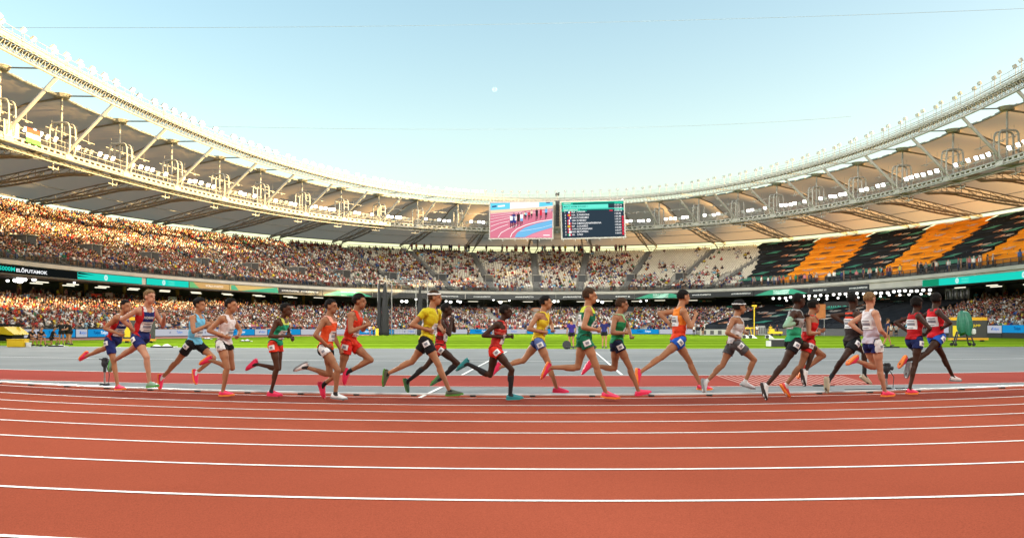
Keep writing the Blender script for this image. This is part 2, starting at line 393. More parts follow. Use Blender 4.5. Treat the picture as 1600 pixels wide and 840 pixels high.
# ribs
def rib(s):
    m = MB(); T, Nn = tng(s), nrm(s); L = float(oD(s)); U = Vector((0, 0, 1))
    m.tube([P(s, L*v/8, roofz(0, v/8)-.12) for v in range(0, 4)], .13, 5)
    v0 = .30
    for sd_ in (-1, 1):
        def pt(v, dz): return P(s, L*v, 0)+T*(sd_*(.35+.9*((v-v0)/(1-v0))))+U*(roofz(0, v)+dz)
        top = [pt(v0+(1-v0)*k/9, -.25) for k in range(10)]
        bot = [pt(v0+(1-v0)*k/9, -.45-1.0*math.sin(math.pi*(k/9)**.8)) for k in range(10)]
        m.tube(top, .11, 5); m.tube(bot, .16, 6)
        for k in range(1, 9): m.tube([top[k], bot[k]], .05, 4); m.tube([top[k], bot[k+1]], .05, 4)
    for k in range(0, 10):
        v = v0+(1-v0)*k/9; z = roofz(0, v)-.45-1.0*math.sin(math.pi*(k/9)**.8); h_ = .35+.9*((v-v0)/(1-v0))
        m.tube([P(s, L*v, z)-T*h_, P(s, L*v, z)+T*h_], .05, 4)
    m.ell(P(s, L*.30, roofz(0, .30)-.35), (1.0, 1.0, .22), n=10, m=5)
    # hanging node low on the back edge and stub column down to the stand
    for sd_ in (-1, 1): m.tube([P(s, L-.2, zDg-.5)+T*(sd_*1.2), P(s, L-.5, 20.0)+T*(sd_*.5)], .13, 5)
    m.build('rib', M_steelW, roof)
M_steelW = mat('warm steel', (.24, .21, .17), .5, var=.08, scale=2)
for s in NODES[1:-1]: rib(s)
# inner edge beam at the back of the roof, purlin lines
for nm, fr, dz, r in (('gutter', .985, -.05, .14), ('purlin', .80, -.35, .07), ('purlin', .55, -.2, .05)):
    m = MB(); ss = np.linspace(NODES[0], NODES[-1], 130)
    m.tube([P(s, float(oD(s))*fr, zC+(zDg-zC)*fr**1.15+dz+(.0 if fr > .9 else .5)) for s in ss], r, 6); m.build(nm, M_steel if fr < .9 else M_steelD, roof)
# inner ring truss over the field
m = MB(); ss = np.arange(NODES[0], NODES[-1], .9); zA = 26.6
for (do, dz, r) in ((-.55, 0, .13), (.55, 0, .13), (0, -.95, .13), (-.55, .42, .05), (.55, .42, .05)):
    m.tube([P(s, float(oA(s))+do, zA+dz) for s in np.linspace(NODES[0], NODES[-1], 170)], r, 5)
for i, s in enumerate(ss[:-1]):
    s2 = ss[i+1]; o = float(oA(s)); a_, b_, c_ = P(s, o-.55, zA), P(s, o+.55, zA), P((s+s2)/2, o, zA-.95)
    a2, b2 = P(s2, o-.55, zA), P(s2, o+.55, zA)
    for p_, q_ in ((a_, c_), (b_, c_), (a2, c_), (b2, c_), (a_, b_)): m.tube([p_, q_], .04, 4, cap=False)
m.build('inner_ring', M_steel, roof)
m = MB()           # perforated side plate and walkway of the ring
for i, s in enumerate(ss[:-1]):
    o = float(oA(s)); T = tng(s); an = math.atan2(T.y, T.x)
    m.box(P(s+.27, o, zA+.12), (.62, 1.0, .06), an); m.box(P(s+.45, o-.62, zA+.18), (.92, .03, .09), an); m.box(P(s+.45, o-.62, zA-.20), (.92, .03, .07), an)
    m.box(P(s+.1, o-.62, zA), (.36, .03, .34), an)
m.build('walkway_plate', M_steel, roof)
m = MB()           # railing on the ring
for s in np.arange(NODES[0], NODES[-1], 1.8):
    for do in (-.6, .6): o = float(oA(s))+do; m.tube([P(s, o, zA+.1), P(s, o, zA+1.15)], .022, 4)
for dz in (.65, 1.12):
    for do in (-.6, .6): m.tube([P(s, float(oA(s))+do, zA+dz) for s in np.linspace(NODES[0], NODES[-1], 170)], .022, 4)
m.build('ring_railing', M_steel, roof)
for s in NODES:
    oa = float(oA(s)); zb = float(zB(s)); T = tng(s)
    t_ = MB(); t_.tube([P(s, oa, zA-.1), P(s, 0, zC+.1)], .085, 5); t_.build('tie_rod', M_steelD, roof)
    t_ = MB(); t_.tube([P(s, oa, zA-.9), P(s, -.3, zb-.1)], .20, 8); t_.tube([P(s, oa*.85, zA-.9-.15*(zA-zb)), P(s, oa*.8, zA-.9-.2*(zA-zb))], .26, 8); t_.build('strut', M_steel, roof)
    t_ = MB(); t_.tube([P(s, 0, zb), P(s, 0, zC)], .13, 8); t_.tube([P(s, 0, zC-.15), P(s, 0, zC+.25)], [.75, 1.05], 12); t_.build('mast', M_steel, roof)
    t_ = MB()       # pair of rounded hoops that carry the walkway round the mast
    for ds in (-.95, .95):
        hp = []
        for k in range(0, 25):
            q = 2*math.pi*k/24; cx, cz = math.cos(q), math.sin(q)
            hx = 1.15*abs(cx)**.35*(1 if cx > 0 else -1); hz = 1.75*abs(cz)**.45*(1 if cz > 0 else -1)
            hp.append(P(s, hx-.1, zb+1.65+hz)+T*(ds*.55))
        t_.tube(hp, .12, 6, cap=False)
    for hz in (.9, 1.9, 2.9): t_.tube([P(s, -1.25, zb+hz)-T*.52, P(s, -1.25, zb+hz)+T*.52], .06, 5)
    t_.build('hoop', M_steel, roof)
    t_ = MB()       # T shaped hanger below
    t_.tube([P(s, 1.0, zb-.4), P(s, 1.0, zb-1.7)], .08, 5); t_.tube([P(s, 1.0, zb-1.5)-T*.9, P(s, 1.0, zb-1.5)+T*.9], .08, 5)
    t_.tube([P(s, 1.0, zb-1.5)+T*.9, P(s, 1.0, zb-1.1)+T*.95], .08, 5); t_.box(P(s, 0, zb-.35), (1.5, 1.9, .55), math.atan2(T.y, T.x)); t_.build('hanger', M_steel, roof)
# lower catwalk
m = MB(); ss = np.arange(NODES[0], NODES[-1], 1.1)
for (do, dz, r) in ((-.8, 0, .12), (.8, 0, .12), (-.8, -.62, .10), (.8, -.62, .10), (0.2, -1.05, .07), (1.6, -.5, .06)):
    m.tube([P(s, do, float(zB(s))+dz) for s in np.linspace(NODES[0], NODES[-1], 170)], r, 5)
for s in ss:
    T = tng(s); zb = float(zB(s)); an = math.atan2(T.y, T.x)
    m.box(P(s+.55, -.84, zb-.02), (1.06, .03, .12), an); m.box(P(s+.55, -.84, zb-.40), (1.06, .03, .16), an); m.box(P(s, -.84, zb-.2), (.42, .03, .34), an)
    m.box(P(s+.55, 0, zb+.06), (1.06, 1.6, .05), an)
m.build('catwalk', M_steel, roof)
m = MB()
for s in np.arange(NODES[0], NODES[-1], 1.6):
    for do in (-.85, .85): zb = float(zB(s)); m.tube([P(s, do, zb), P(s, do, zb+1.15)], .03, 4)
for dz in (.6, 1.15):
    for do in (-.85, .85): m.tube([P(s, do, float(zB(s))+dz) for s in np.linspace(NODES[0], NODES[-1], 170)], .035, 4)
m.build('catwalk_railing', M_steel, roof)
m = MB()           # service conduit frame seen behind the mast heads
for i in range(len(NODES)-1):
    a_, b_ = NODES[i]+.8, NODES[i+1]-1.5; zb = float(zB(a_))
    m.tube([P(a_, 2.4, zb+3.3), P(b_, 2.4, zb+3.3)], .06, 4)
    for k in range(4):
        s = a_+(b_-a_)*(k+.5)/4; m.tube([P(s, 2.4, zb+3.3), P(s, 2.4, zb+4.6)], .03, 4); m.box(P(s, 2.4, zb+3.15), (.5, .12, .12), math.atan2(tng(s).y, tng(s).x))
m.build('conduit', M_steel, roof)
# back wall above the stand (outside skin below the slot), so nothing open is seen from elsewhere
# ------------------------------------------------------------------ grandstand
stand = empty('grandstand', P(S0, 10)); tag(stand, 'two tier concrete grandstand with cream seats round the far end of the field', 'grandstand')
ssv = np.linspace(-PERIM/2, PERIM/2, 241)
NR, NRL = 27, 14
zT = 19.7
def up(r):          # upper tier: offset fraction and height of row r
    t = r/NR; return t, zE+.25+(zT-zE-.25)*(t**1.06)
def uoff(s, r): t = r/NR; a_ = oE(s)+1.2; return a_+(oD(s)-3.5-a_)*t
def loff(s, r): return oF(s)+.8+(oG(s)-oF(s)-.8)*r/NRL
def lz(r): return .72+4.08*(r/NRL)
def swept(prof, m_, name, s_arr, parent):
    # prof: list of (off function or number, z)
    mb = MB(); K = len(prof)
    for s in s_arr:
        for o, z in prof:
            oo = float(o(s)) if callable(o) else o; mb.v.append(tuple(P(s, oo, z)))
    for i in range(len(s_arr)-1):
        for k in range(K-1): q = i*K+k; mb.f.append((q, q+1, q+K+1, q+K)); mb.m.append(0)
    return mb.build(name, m_, parent)
sv = np.arange(NODES[0]-15, NODES[-1]+15, 1.5)
prof = []
for r in range(NR+1):
    z = up(r)[1]
    prof.append(((lambda s, r=r: uoff(s, r)), z-(0 if r == 0 else (z-up(r-1)[1])))); prof.append(((lambda s, r=r: uoff(s, r)), z))
prof.append(((lambda s: float(oD(s))-2.6), up(NR)[1]))
swept(prof, M_conc, 'upper_tier', sv, stand)
prof = []
for r in range(NRL+1):
    z = lz(r); prof.append(((lambda s, r=r: loff(s, r)), lz(max(r-1, 0)) if r else .02)); prof.append(((lambda s, r=r: loff(s, r)), z))
swept(prof, M_conc, 'lower_tier', sv, stand)
# the rest of the bowl, simple slopes that close the ring behind the camera
sb = np.linspace(NODES[-1]+12, NODES[0]-12+PERIM, 60)
swept([(lambda s: 1+9*(abs(s) > 9e9), 0.0), (2.0, 1.2), (14, 5), (14, 8), (6.5, 8.1), (6.5, 9), (29, 20)], M_conc, 'near_tier', sb, stand)
swept([(lambda s: float(oD((s+PERIM/2) % PERIM-PERIM/2))-2.4, 0), (lambda s: float(oD((s+PERIM/2) % PERIM-PERIM/2))-2.4, 19.75)], M_concD, 'outer_wall', ssv, stand)
# fascia, soffit, concourse
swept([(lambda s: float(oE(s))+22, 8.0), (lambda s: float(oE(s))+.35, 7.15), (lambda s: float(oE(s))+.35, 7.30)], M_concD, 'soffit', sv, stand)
swept([(lambda s: float(oE(s))+.3, 7.30), (lambda s: float(oE(s))+.3, 8.3), (lambda s: float(oE(s)), 8.3), (lambda s: float(oE(s)), 8.78), (lambda s: float(oE(s))+1.3, 8.80), (lambda s: float(oE(s))+1.3, 9.1)], M_conc, 'fascia', sv, stand)
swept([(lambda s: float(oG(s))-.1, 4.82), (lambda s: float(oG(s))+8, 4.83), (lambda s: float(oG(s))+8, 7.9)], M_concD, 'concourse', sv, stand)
# dark handrail with smoked glass along the upper tier front
mgl = bpy.data.materials.new('smoked glass'); mgl.use_nodes = True; g = mgl.node_tree; b = g.nodes['Principled BSDF']; b.inputs['Base Color'].default_value = (.02, .025, .025, 1); b.inputs['Alpha'].default_value = .55; b.inputs['Roughness'].default_value = .1
swept([(lambda s: float(oE(s))+.12, 8.80), (lambda s: float(oE(s))+.12, 9.65)], mgl, 'glass_parapet', sv, stand)
m = MB(); m.tube([P(s, float(oE(s))+.12, 9.72) for s in sv], .05, 5); m.tube([P(s, float(oE(s))+.06, 8.84) for s in sv], .07, 5)
for s in np.arange(sv[0], sv[-1], 1.5): m.box(P(s, float(oE(s))+.12, 9.25), (.06, .06, .95), math.atan2(tng(s).y, tng(s).x))
m.build('handrail', M_black, stand)
m = MB(); m.tube([P(s, float(oD(s))-2.6, 20.6) for s in sv], .05, 5); m.tube([P(s, float(oD(s))-2.6, 20.2) for s in sv], .04, 5)
for s in np.arange(sv[0], sv[-1], 2.2): m.box(P(s, float(oD(s))-2.6, 20.15), (.07, .07, 1.0), math.atan2(tng(s).y, tng(s).x))
m.build('top_railing', M_steelD, stand)
# columns in the concourse, beams
for s in NODES[:-1]:
    for k in (0, .5):
        q = s+k*9; m = MB(); c = P(q, float(oG(q))+3.2, 0); m.tube([(c.x, c.y, 4.8), (c.x, c.y, 7.9)], .28, 10); m.build('column', mat('light tinted column', (.55, .36, .10), .7) if s < S0-40 else M_concD, stand)  # left columns have their yellow lighting put into the colour
def px_of(s): q_ = P(s, 20); return 800+F*q_.x/max(q_.y, 1)
# stairways and entrances in the upper tier at every rib
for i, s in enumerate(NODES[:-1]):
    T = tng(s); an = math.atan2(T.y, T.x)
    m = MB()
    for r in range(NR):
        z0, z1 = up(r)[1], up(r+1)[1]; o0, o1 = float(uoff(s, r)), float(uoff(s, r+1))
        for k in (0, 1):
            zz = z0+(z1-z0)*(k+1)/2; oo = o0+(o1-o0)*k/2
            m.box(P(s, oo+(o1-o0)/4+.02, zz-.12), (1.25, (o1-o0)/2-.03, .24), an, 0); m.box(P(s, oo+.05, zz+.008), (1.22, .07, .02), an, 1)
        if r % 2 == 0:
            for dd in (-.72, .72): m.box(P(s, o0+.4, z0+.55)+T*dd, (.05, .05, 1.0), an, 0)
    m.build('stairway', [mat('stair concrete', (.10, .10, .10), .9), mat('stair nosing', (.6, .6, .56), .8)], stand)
    m = MB(); r = 6.0; q = s+.2; o0 = float(uoff(q, r)); z0 = up(6)[1]
    if px_of(s) > 1150: continue
    m.box(P(q, o0+.9, z0+.75), (1.9, 2.2, 1.5), an, 0); m.box(P(q, o0+.7, z0+1.54), (2.2, 2.6, .08), an, 1); m.box(P(q, o0-.25, z0+.72), (1.5, .06, 1.35), an, 2)
    for dd in (-1.5, 1.5): m.box(P(q, o0+.3, z0+.45)+T*dd, (.5, .12, .8), an, 1)
    m.build('entrance', [M_concD, M_conc, M_black], stand)
# white box of glazed doors on the right of the concourse, low parapets
def band_panel(px1, px2, off, z1, z2, th, m_, name, parent, cat=None, label=None, nseg=None, group=None, lift=0.0, top=None):
    s1, s2 = s_at(px1, off, (z1+z2)/2), s_at(px2, off, (z1+z2)/2)
    k = nseg or max(1, int(abs(s2-s1)/2)); mb = MB()
    o_ = (lambda s: float(off(s))) if callable(off) else (lambda s: off)
    for j in range(k+1):
        s = s1+(s2-s1)*j/k
        for dz, do in ((z1, -th/2), (z2, -th/2), (z2, th/2), (z1, th/2)): mb.v.append(tuple(P(s, o_(s)+do, dz)))
    for j in range(k):
        q = j*4
        for e_ in range(4): mb.f.append((q+e_, q+(e_+1) % 4, q+4+(e_+1) % 4, q+4+e_)); mb.m.append(0)
    mb.f.append((0, 1, 2, 3)); mb.m.append(0); q = k*4; mb.f.append((q, q+3, q+2, q+1)); mb.m.append(0)
    o = mb.build(name, m_, parent)
    if cat: tag(o, label, cat, group)
    return o
# ------------------------------------------------------------------ floodlights on the ring and on the catwalk
M_lit = emit('lit flood lens', (1.0, .97, .90), 9.0)
M_unlit = mat('unlit flood lens', (.55, .56, .57), .25)
M_house = mat('flood housing', (.30, .30, .29), .5)
def flood_mesh(name, lit, post, w_=.62, h_=.5, tilt=.9):
    m = MB(); Z = Vector((0, 0, 1)); X = Vector((1, 0, 0))
    f_ = Vector((0, math.cos(tilt), -math.sin(tilt))); u = X.cross(f_)
    c = Vector((0, .12, post))
    m.tube([(0, 0, 0), (0, 0, post-.12)], .035, 5)
    for sd_ in (-1, 1): m.box(c-f_*.05+X*(sd_*(w_/2+.03))-Z*.08, (.03, .2, .34), (X, f_, u))
    m.box(c-Z*.22, (w_+.1, .05, .04)); m.box(c-f_*.09, (w_*.86, .10, h_*.86), (X, f_, u)); m.box(c, (w_, .10, h_), (X, f_, u)); m.box(c+f_*.055, (w_*.94, .02, h_*.92), (X, f_, u), 1)
    return m.mesh(name, [M_house, M_lit if lit else M_unlit])
fm_lit, fm_un = flood_mesh('floodlight', True, 1.25), flood_mesh('floodlight', False, 1.5, .42, .34, .5)
fc_lit, fc_un = flood_mesh('floodlight', True, .55, .62, .55, .55), flood_mesh('floodlight', False, .45, .55, .5, .9)
def add_flood(me, loc, aim, label, group):
    o = bpy.data.objects.new('floodlight', me); C.objects.link(o); o.location = loc
    d = Vector(aim)-Vector(loc); o.rotation_euler = (0, 0, math.atan2(d.y, d.x)-math.pi/2)
    return tag(o, label, 'floodlight', group)
s = NODES[1]-11; k = 0; ring = []; cnt = {}
while s < NODES[-2]+9:
    lit = s < s_at(742); o = float(oA(s)); p_ = P(s, o-.35+(.5 if k % 2 else 0), 26.85)
    bay = int(np.searchsorted(NODES, s)); cnt[bay] = cnt.get(bay, -1)+1
    lab = '%s %s from the left over the %s bay of the roof ring' % (ORD[cnt[bay]], 'lit white floodlight' if lit else 'small unlit floodlight', ORD[bay])
    ring.append(add_flood(fm_lit if lit else fm_un, p_, (6, 92, 0), lab, 'floodlights in rows on top of the roof ring'))
    if lit: s += 1.15 if (k % 14) < 11 else 2.4
    else: s += 2.1
    k += 1
for i in range(len(NODES)-1):
    a_, b_ = NODES[i], NODES[i+1]; n_ = 6
    if 776 < 800+F*P(a_, 0).x/max(P(a_, 0).y, 1) < 960: continue
    for k in range(n_):
        s = a_+1.6+(b_-a_-3.0)*(k+rng.random()*.3)/n_; lit = rng.random() < .75; zb = float(zB(s))
        add_flood(fc_lit if lit else fc_un, P(s, -.55, zb+.55+.2*rng.random()), (6+30*(rng.random()-.5), 92, 0),
                  '%s floodlight, %s from the left in the %s bay of the lower catwalk' % ('bright square' if lit else 'grey unlit', ORD[k], ORD[i]), 'floodlights on the lower catwalk under the roof')
# spots for the lit floodlights, plus added unseen fill spots round the near end
banks_and_fill = [(s, 13800) for s in NODES[0:6:2]]+[(s, 5200) for s in NODES[-6::2]]+[(s, 4600) for s in BACK if P(s, 0).y > -25][::3]+[(NODES[k], 4200) for k in (8, 12, 16, 20)]
for s, W_ in banks_and_fill:
    l_ = bpy.data.lights.new('flood_and_fill', 'SPOT'); l_.energy = W_; l_.spot_size = math.radians(95); l_.spot_blend = .9; l_.shadow_soft_size = .8; l_.color = (.97, .95, .86)
    o = bpy.data.objects.new('flood_and_fill', l_); C.objects.link(o); o.location = P(s, -8.5 if P(s, 0).y > 20 else -6, 27.4)
    o.rotation_euler = (Vector((3, 18 if W_ > 4300 else 40, 0))-o.location).to_track_quat('-Z', 'Y').to_euler()
def bank(loc, aim, W_, cone):  # extra fill spots added to brighten the stands
    l_ = bpy.data.lights.new('flood_and_fill', 'SPOT'); l_.energy = W_; l_.spot_size = math.radians(cone); l_.spot_blend = .7; l_.shadow_soft_size = 1.5; l_.color = (1, .95, .86)
    o = bpy.data.objects.new('flood_and_fill', l_); C.objects.link(o); o.location = loc; o.rotation_euler = (Vector(aim)-Vector(loc)).to_track_quat('-Z', 'Y').to_euler()
for k, aim, W_ in ((2, (50, 140, 6), 14000), (5, (35, 165, 6), 14000), (9, (62, 100, 6), 12000), (-3, (-50, 140, 6), 14000), (-6, (-30, 165, 6), 14000), (-10, (-58, 105, 6), 12000)):
    s = NODES[k]; bank(P(s, -8.5, 27.3), aim, W_, 95)  # added fill spot for the stands
for s in [q for q in BACK if P(q, 0).y < 45][::3]: bank(P(s, -8, 27.3), (4, 178, 10), 26000, 62)  # added fill spots for the stands
# ------------------------------------------------------------------ video screen and scoreboard
def wall_screen(name, label, px1, px2, y1, y2, D, yaw, roll=0.0):
    c = at((px1+px2)/2, (y1+y2)/2, D); W_, H_ = (px2-px1)/F*D/math.cos(yaw), (y2-y1)/F*D
    r = Vector((math.cos(yaw)*math.cos(roll), math.sin(yaw)*math.cos(roll), math.sin(roll))); u = Vector((0, 0, 1))-r*r.z; u.normalize(); n = r.cross(u)
    root = empty(name, c); tag(root, label, 'screen')
    m = MB(); m.box(c-n*.35, (W_+.5, H_+.45, .55), (r, u, n))
    for k in range(6): q = -W_/2+.1+(W_-.2)*k/5; m.box(c+r*q-u*(H_/2+.42)-n*.2, (.12, .4, .3), (r, u, n)); m.box(c+r*q+u*(H_/2+.35)-n*.2, (.12, .4, .3), (r, u, n))
    m.box(c-u*(H_/2+.2)-n*.1, (W_+.7, .14, .3), (r, u, n)); m.build('frame', M_steel, root)
    def T(a_, b_, lift=0.0): return c+r*(a_*W_)+u*(b_*H_)+n*lift        # a_,b_ in -.5.. .5, b_ up
    return root, c, r, u, n, W_, H_, T
def patch(T, poly, lift, m_, name, parent):
    m = MB(); m.add([T(a_, b_, lift) for a_, b_ in poly], [tuple(range(len(poly)))]); return m.build(name, m_, parent)
e_pink, e_pink2, e_blue, e_white = emit('screen pink', srgb(222, 128, 150), 1), emit('screen deep pink', srgb(236, 150, 170), 1), emit('screen blue', srgb(120, 190, 235), 1), emit('screen white', (1, 1, 1), 1.05)
e_cyan, e_cream, e_navy, e_redd, e_dk = emit('screen cyan', srgb(110, 215, 240), 1), emit('screen cream', srgb(245, 222, 190), 1), emit('screen navy', srgb(50, 60, 130), 1), emit('screen red', srgb(215, 50, 70), 1), emit('screen dark', srgb(60, 50, 55), 1)
vs, c, r, u, n, W_, H_, T = wall_screen('video_screen', 'wide video screen showing runners on a pink track under the roof ring', 766, 862.5, 316, 371.5, 163, -.06)
def PX(x, y): return ((x-102)/960-.5, .5-(y-150)/550)         # pixel of the enlarged crop of the screen -> screen coordinates
def PT(pts): return [PX(x, y) for x, y in pts]
patch(T, PT([(102, 150), (1075, 150), (1062, 700), (98, 700)]), .02, e_pink, 'picture', vs)
pic = MB(); mats_ = [e_white, e_cyan, e_cream, e_blue, e_pink2, e_navy, e_redd, e_dk]
def pp(pts, mi, lift=.04): pic.add([T(a_, b_, lift) for a_, b_ in PT(pts)], [tuple(range(len(pts)))], mi)
pp([(102, 155), (1072, 150), (1072, 215), (104, 270)], 0); pp([(104, 158), (410, 156), (408, 252), (104, 270)], 1, .05); pp([(862, 152), (1072, 150), (1072, 205), (862, 222)], 1, .05)
pp([(104, 270), (1072, 218), (1070, 250), (104, 318)], 2)
pp([(480, 692), (520, 620), (640, 540), (820, 480), (1066, 425), (1064, 545), (900, 590), (760, 635), (640, 690)], 3)
pp([(655, 690), (760, 645), (900, 598), (1064, 555), (1062, 692)], 4)
def pl(pts, w_, mi=0, lift=.06):
    for (x1, y1), (x2, y2) in zip(pts[:-1], pts[1:]):
        L = math.hypot(x2-x1, y2-y1); nx, ny = -(y2-y1)/L*w_/2, (x2-x1)/L*w_/2
        pp([(x1+nx, y1+ny), (x2+nx, y2+ny), (x2-nx, y2-ny), (x1-nx, y1-ny)], mi, lift)
pl([(415, 690), (440, 630), (520, 560), (660, 500), (850, 450), (1066, 418)], 11); pl([(225, 690), (270, 620), (380, 560), (520, 500)], 9); pl([(104, 600), (230, 540), (380, 490)], 7)
pl([(104, 520), (250, 470), (400, 440)], 6); pl([(104, 455), (400, 390)], 5); pl([(104, 405), (500, 345), (1066, 290)], 4); pl([(104, 365), (500, 318), (1066, 270)], 4); pl([(104, 330), (600, 295)], 4)
pl([(560, 600), (900, 545), (1064, 500)], 4); pl([(130, 215), (200, 208)], 22, 5); pl([(220, 210), (330, 200)], 26, 0); pl([(970, 160), (1030, 160)], 16, 5); pl([(925, 662), (1025, 662)], 14, 0)
for (x, y, h_, cols) in ((430, 360, 190, (0, 5)), (470, 330, 220, (5, 5)), (490, 360, 190, (0, 5)), (540, 330, 200, (7, 7)), (590, 330, 190, (0, 3)), (640, 300, 110, (2, 7)), (655, 310, 110, (1, 7)), (705, 300, 130, (6, 7)), (745, 280, 130, (2, 7)), (825, 270, 170, (7, 7)), (888, 270, 150, (6, 6)), (970, 250, 170, (3, 7)), (1062, 255, 60, (3, 5))):
    sc2 = h_/200
    pp([(x-5, y-20*sc2), (x+7, y-20*sc2), (x+7, y), (x-5, y)], 7, .08)
    pp([(x-26*sc2, y+5), (x+26*sc2, y+5), (x+20*sc2, y+75*sc2), (x-20*sc2, y+75*sc2)], cols[0], .08)
    pp([(x-20*sc2, y+75*sc2), (x+20*sc2, y+75*sc2), (x+22*sc2, y+115*sc2), (x-22*sc2, y+115*sc2)], cols[1], .08)
    pp([(x-18*sc2, y+115*sc2), (x-5*sc2, y+115*sc2), (x-9*sc2, y+200*sc2), (x-20*sc2, y+190*sc2)], 7, .08); pp([(x+5*sc2, y+115*sc2), (x+18*sc2, y+115*sc2), (x+12*sc2, y+170*sc2), (x+2*sc2, y+170*sc2)], 7, .08)
pic.build('broadcast_image', mats_, vs)
sb_, c, r, u, n, W_, H_, T = wall_screen('scoreboard', 'dark results scoreboard with a teal header and lines of names beside the video screen', 878, 975.5, 315, 370.5, 163, .06, .035)
def PX(x, y): return ((x-100)/940-.5, .5-(y-165)/520)
e_slate, e_teal, e_teal2, e_tealL = emit('board slate', srgb(48, 62, 74), 1), emit('board dark teal', srgb(20, 110, 100), 1), emit('board teal', srgb(50, 190, 160), 1), emit('board light teal', srgb(110, 235, 215), 1)
patch(T, [(-.5, -.5), (.5, -.5), (.5, .5), (-.5, .5)], .02, e_slate, 'display', sb_)
hd = MB(); mats2 = [e_teal, e_teal2, e_tealL, e_white, e_redd, e_navy, e_slate, emit('flag yellow', srgb(240, 190, 60), 1), emit('flag green', srgb(40, 160, 100), 1)]
def q_(x1, y1, x2, y2, mi, lift=.05): hd.add([T(*PX(x1, y1), lift), T(*PX(x2, y1), lift), T(*PX(x2, y2), lift), T(*PX(x1, y2), lift)], [(0, 1, 2, 3)], mi)
q_(100, 165, 1040, 205, 1); q_(270, 180, 900, 205, 0, .06); q_(115, 205, 805, 262, 2, .07); q_(820, 205, 900, 262, 6, .07); q_(100, 262, 1040, 300, 1); q_(380, 266, 900, 290, 0, .06); q_(395, 268, 1040, 274, 2, .07); q_(480, 290, 900, 305, 6, .07)
q_(820, 292, 870, 310, 4, .08)
FL = [(5, 3, 4), (4, 7, 4), (5, 4, 3), (4, 3, 5), (4, 3, 4), (7, 7, 4), (4, 3, 4), (4, 3, 3), (8, 3, 4)]
for i in range(9):
    y = 312+i*41
    for k in range(3): q_(180+k*19, y-14, 199+k*19, y+16, FL[i][k], .08)
    if i > 1: q_(1006, y-12, 1036, y+22, 4, .08)
hd.build('header', mats2, sb_)
def st_(txt, x, y, h_, m_=None, bold=.01):
    m_ = m_ or e_white; Mx = frame_M(T(*PX(x, y), .11), r, u)
    me = text_mesh(txt, h_/520*H_, m_, 'lettering', bold); xs_ = [v.co.x for v in me.vertices]; Mx = Mx @ Matrix.Translation((-min(xs_), 0, 0)); me.transform(Mx); return link('lettering', me, sb_)
st_('ATHLETICS', 130, 186, 15); st_("MEN'S 5000M ROUND 1", 130, 232, 26, e_teal); st_('HEAT 2 RESULTS', 130, 282, 20)
for i, nm in enumerate(['J.GRESSIER', 'Z.PARSONS', 'P.CHELIMO', 'E.HENRY', 'S.MANGANAPHIRANA', 'D.SUAREZ', 'G.FLANAGAN', 'M.FOPPEN', 'S.FAY']):
    y = 312+i*41; st_(str(i+1), 142, y, 24); st_(['FRA', 'USA', 'UGA', 'GBR', 'THA', 'ESP', 'CAN', 'NED', 'IRL'][i], 246, y, 22); st_(nm, 322, y, 26)
for i in range(11): st_(['13:32.16', '13:32.40', '13:33.16', '1:05.42', '1:05.48', '1:05.51', '1:05.60', '1:05.66', '1:05.80', '1:05.97', '1:06.02'][i], 900, 222+i*41, 24)
# ------------------------------------------------------------------ LED ribbon and banners along the front of the upper tier
e_rib = emit('ribbon teal', srgb(30, 210, 190), 1.0); e_ribd = emit('ribbon black', (.006, .008, .008), 1); e_ribg = emit('ribbon green', srgb(25, 150, 110), .9); e_mint = emit('ribbon mint', srgb(110, 240, 215), 1.0); e_txt = emit('ribbon text', (.95, .97, 1), 1.05)
bz = lambda s: float(np.interp(s, [SL, S0-20, S0+25, SR], [7.32, 7.22, 7.22, 7.02])); bh = lambda s: float(np.interp(s, [SL, S0-20, S0+25, SR], [.93, .98, 1.0, 1.0]))
def ribbon(px1, px2, m_, label, hs=1.0, nm='led_banner', skew=0.0, group='banners along the front of the upper tier'):
    s1, s2 = s_at(px1, oE, 8), s_at(px2, oE, 8); k = max(2, int(abs(s2-s1)/1.5)); sm = (s1+s2)/2
    root = empty(nm, P(sm, float(oE(sm))+.1, bz(sm))); tag(root, label, 'banner', group)
    def Q(s, t, lift): return P(s, float(oE(s))+.18-lift, bz(s)+bh(s)*t)
    for part, dl, l0, m2, inset in (('housing', .0, -.10, M_black, 0), ('display', .04, 0, m_, .03)):
        mb = MB()
        for j in range(k+1):
            s = s1+(s2-s1)*j/k
            for t, l_ in ((inset, l0), (inset, dl), (1-inset, dl), (1-inset, l0)): mb.v.append(tuple(Q(s, t, l_)))
        for j in range(k):
            q = j*4
            for e_ in range(4): mb.f.append((q+e_, q+(e_+1) % 4, q+4+(e_+1) % 4, q+4+e_)); mb.m.append(0)
        mb.f.append((0, 1, 2, 3)); mb.m.append(0); q = k*4; mb.f.append((q, q+3, q+2, q+1)); mb.m.append(0)
        mb.build(part, m2, root)
    return root, Q
def rtext(root, Q, txt, px1, px2, h_, m_, t=.5, bold=.02):
    s1, s2 = s_at(px1, oE, 7.8), s_at(px2, oE, 7.8); L = (Q(s2, t, 0)-Q(s1, t, 0)).length
    me = text_mesh(txt, h_, m_, 'lettering', bold, width=L)
    for v in me.vertices:
        x, y = v.co.x, v.co.y; s = s1+(s2-s1)*(x/L+.5); q = Q(s, t, .07); v.co = (q.x, q.y, q.z+y)
    me.update(); return link('lettering', me, root)
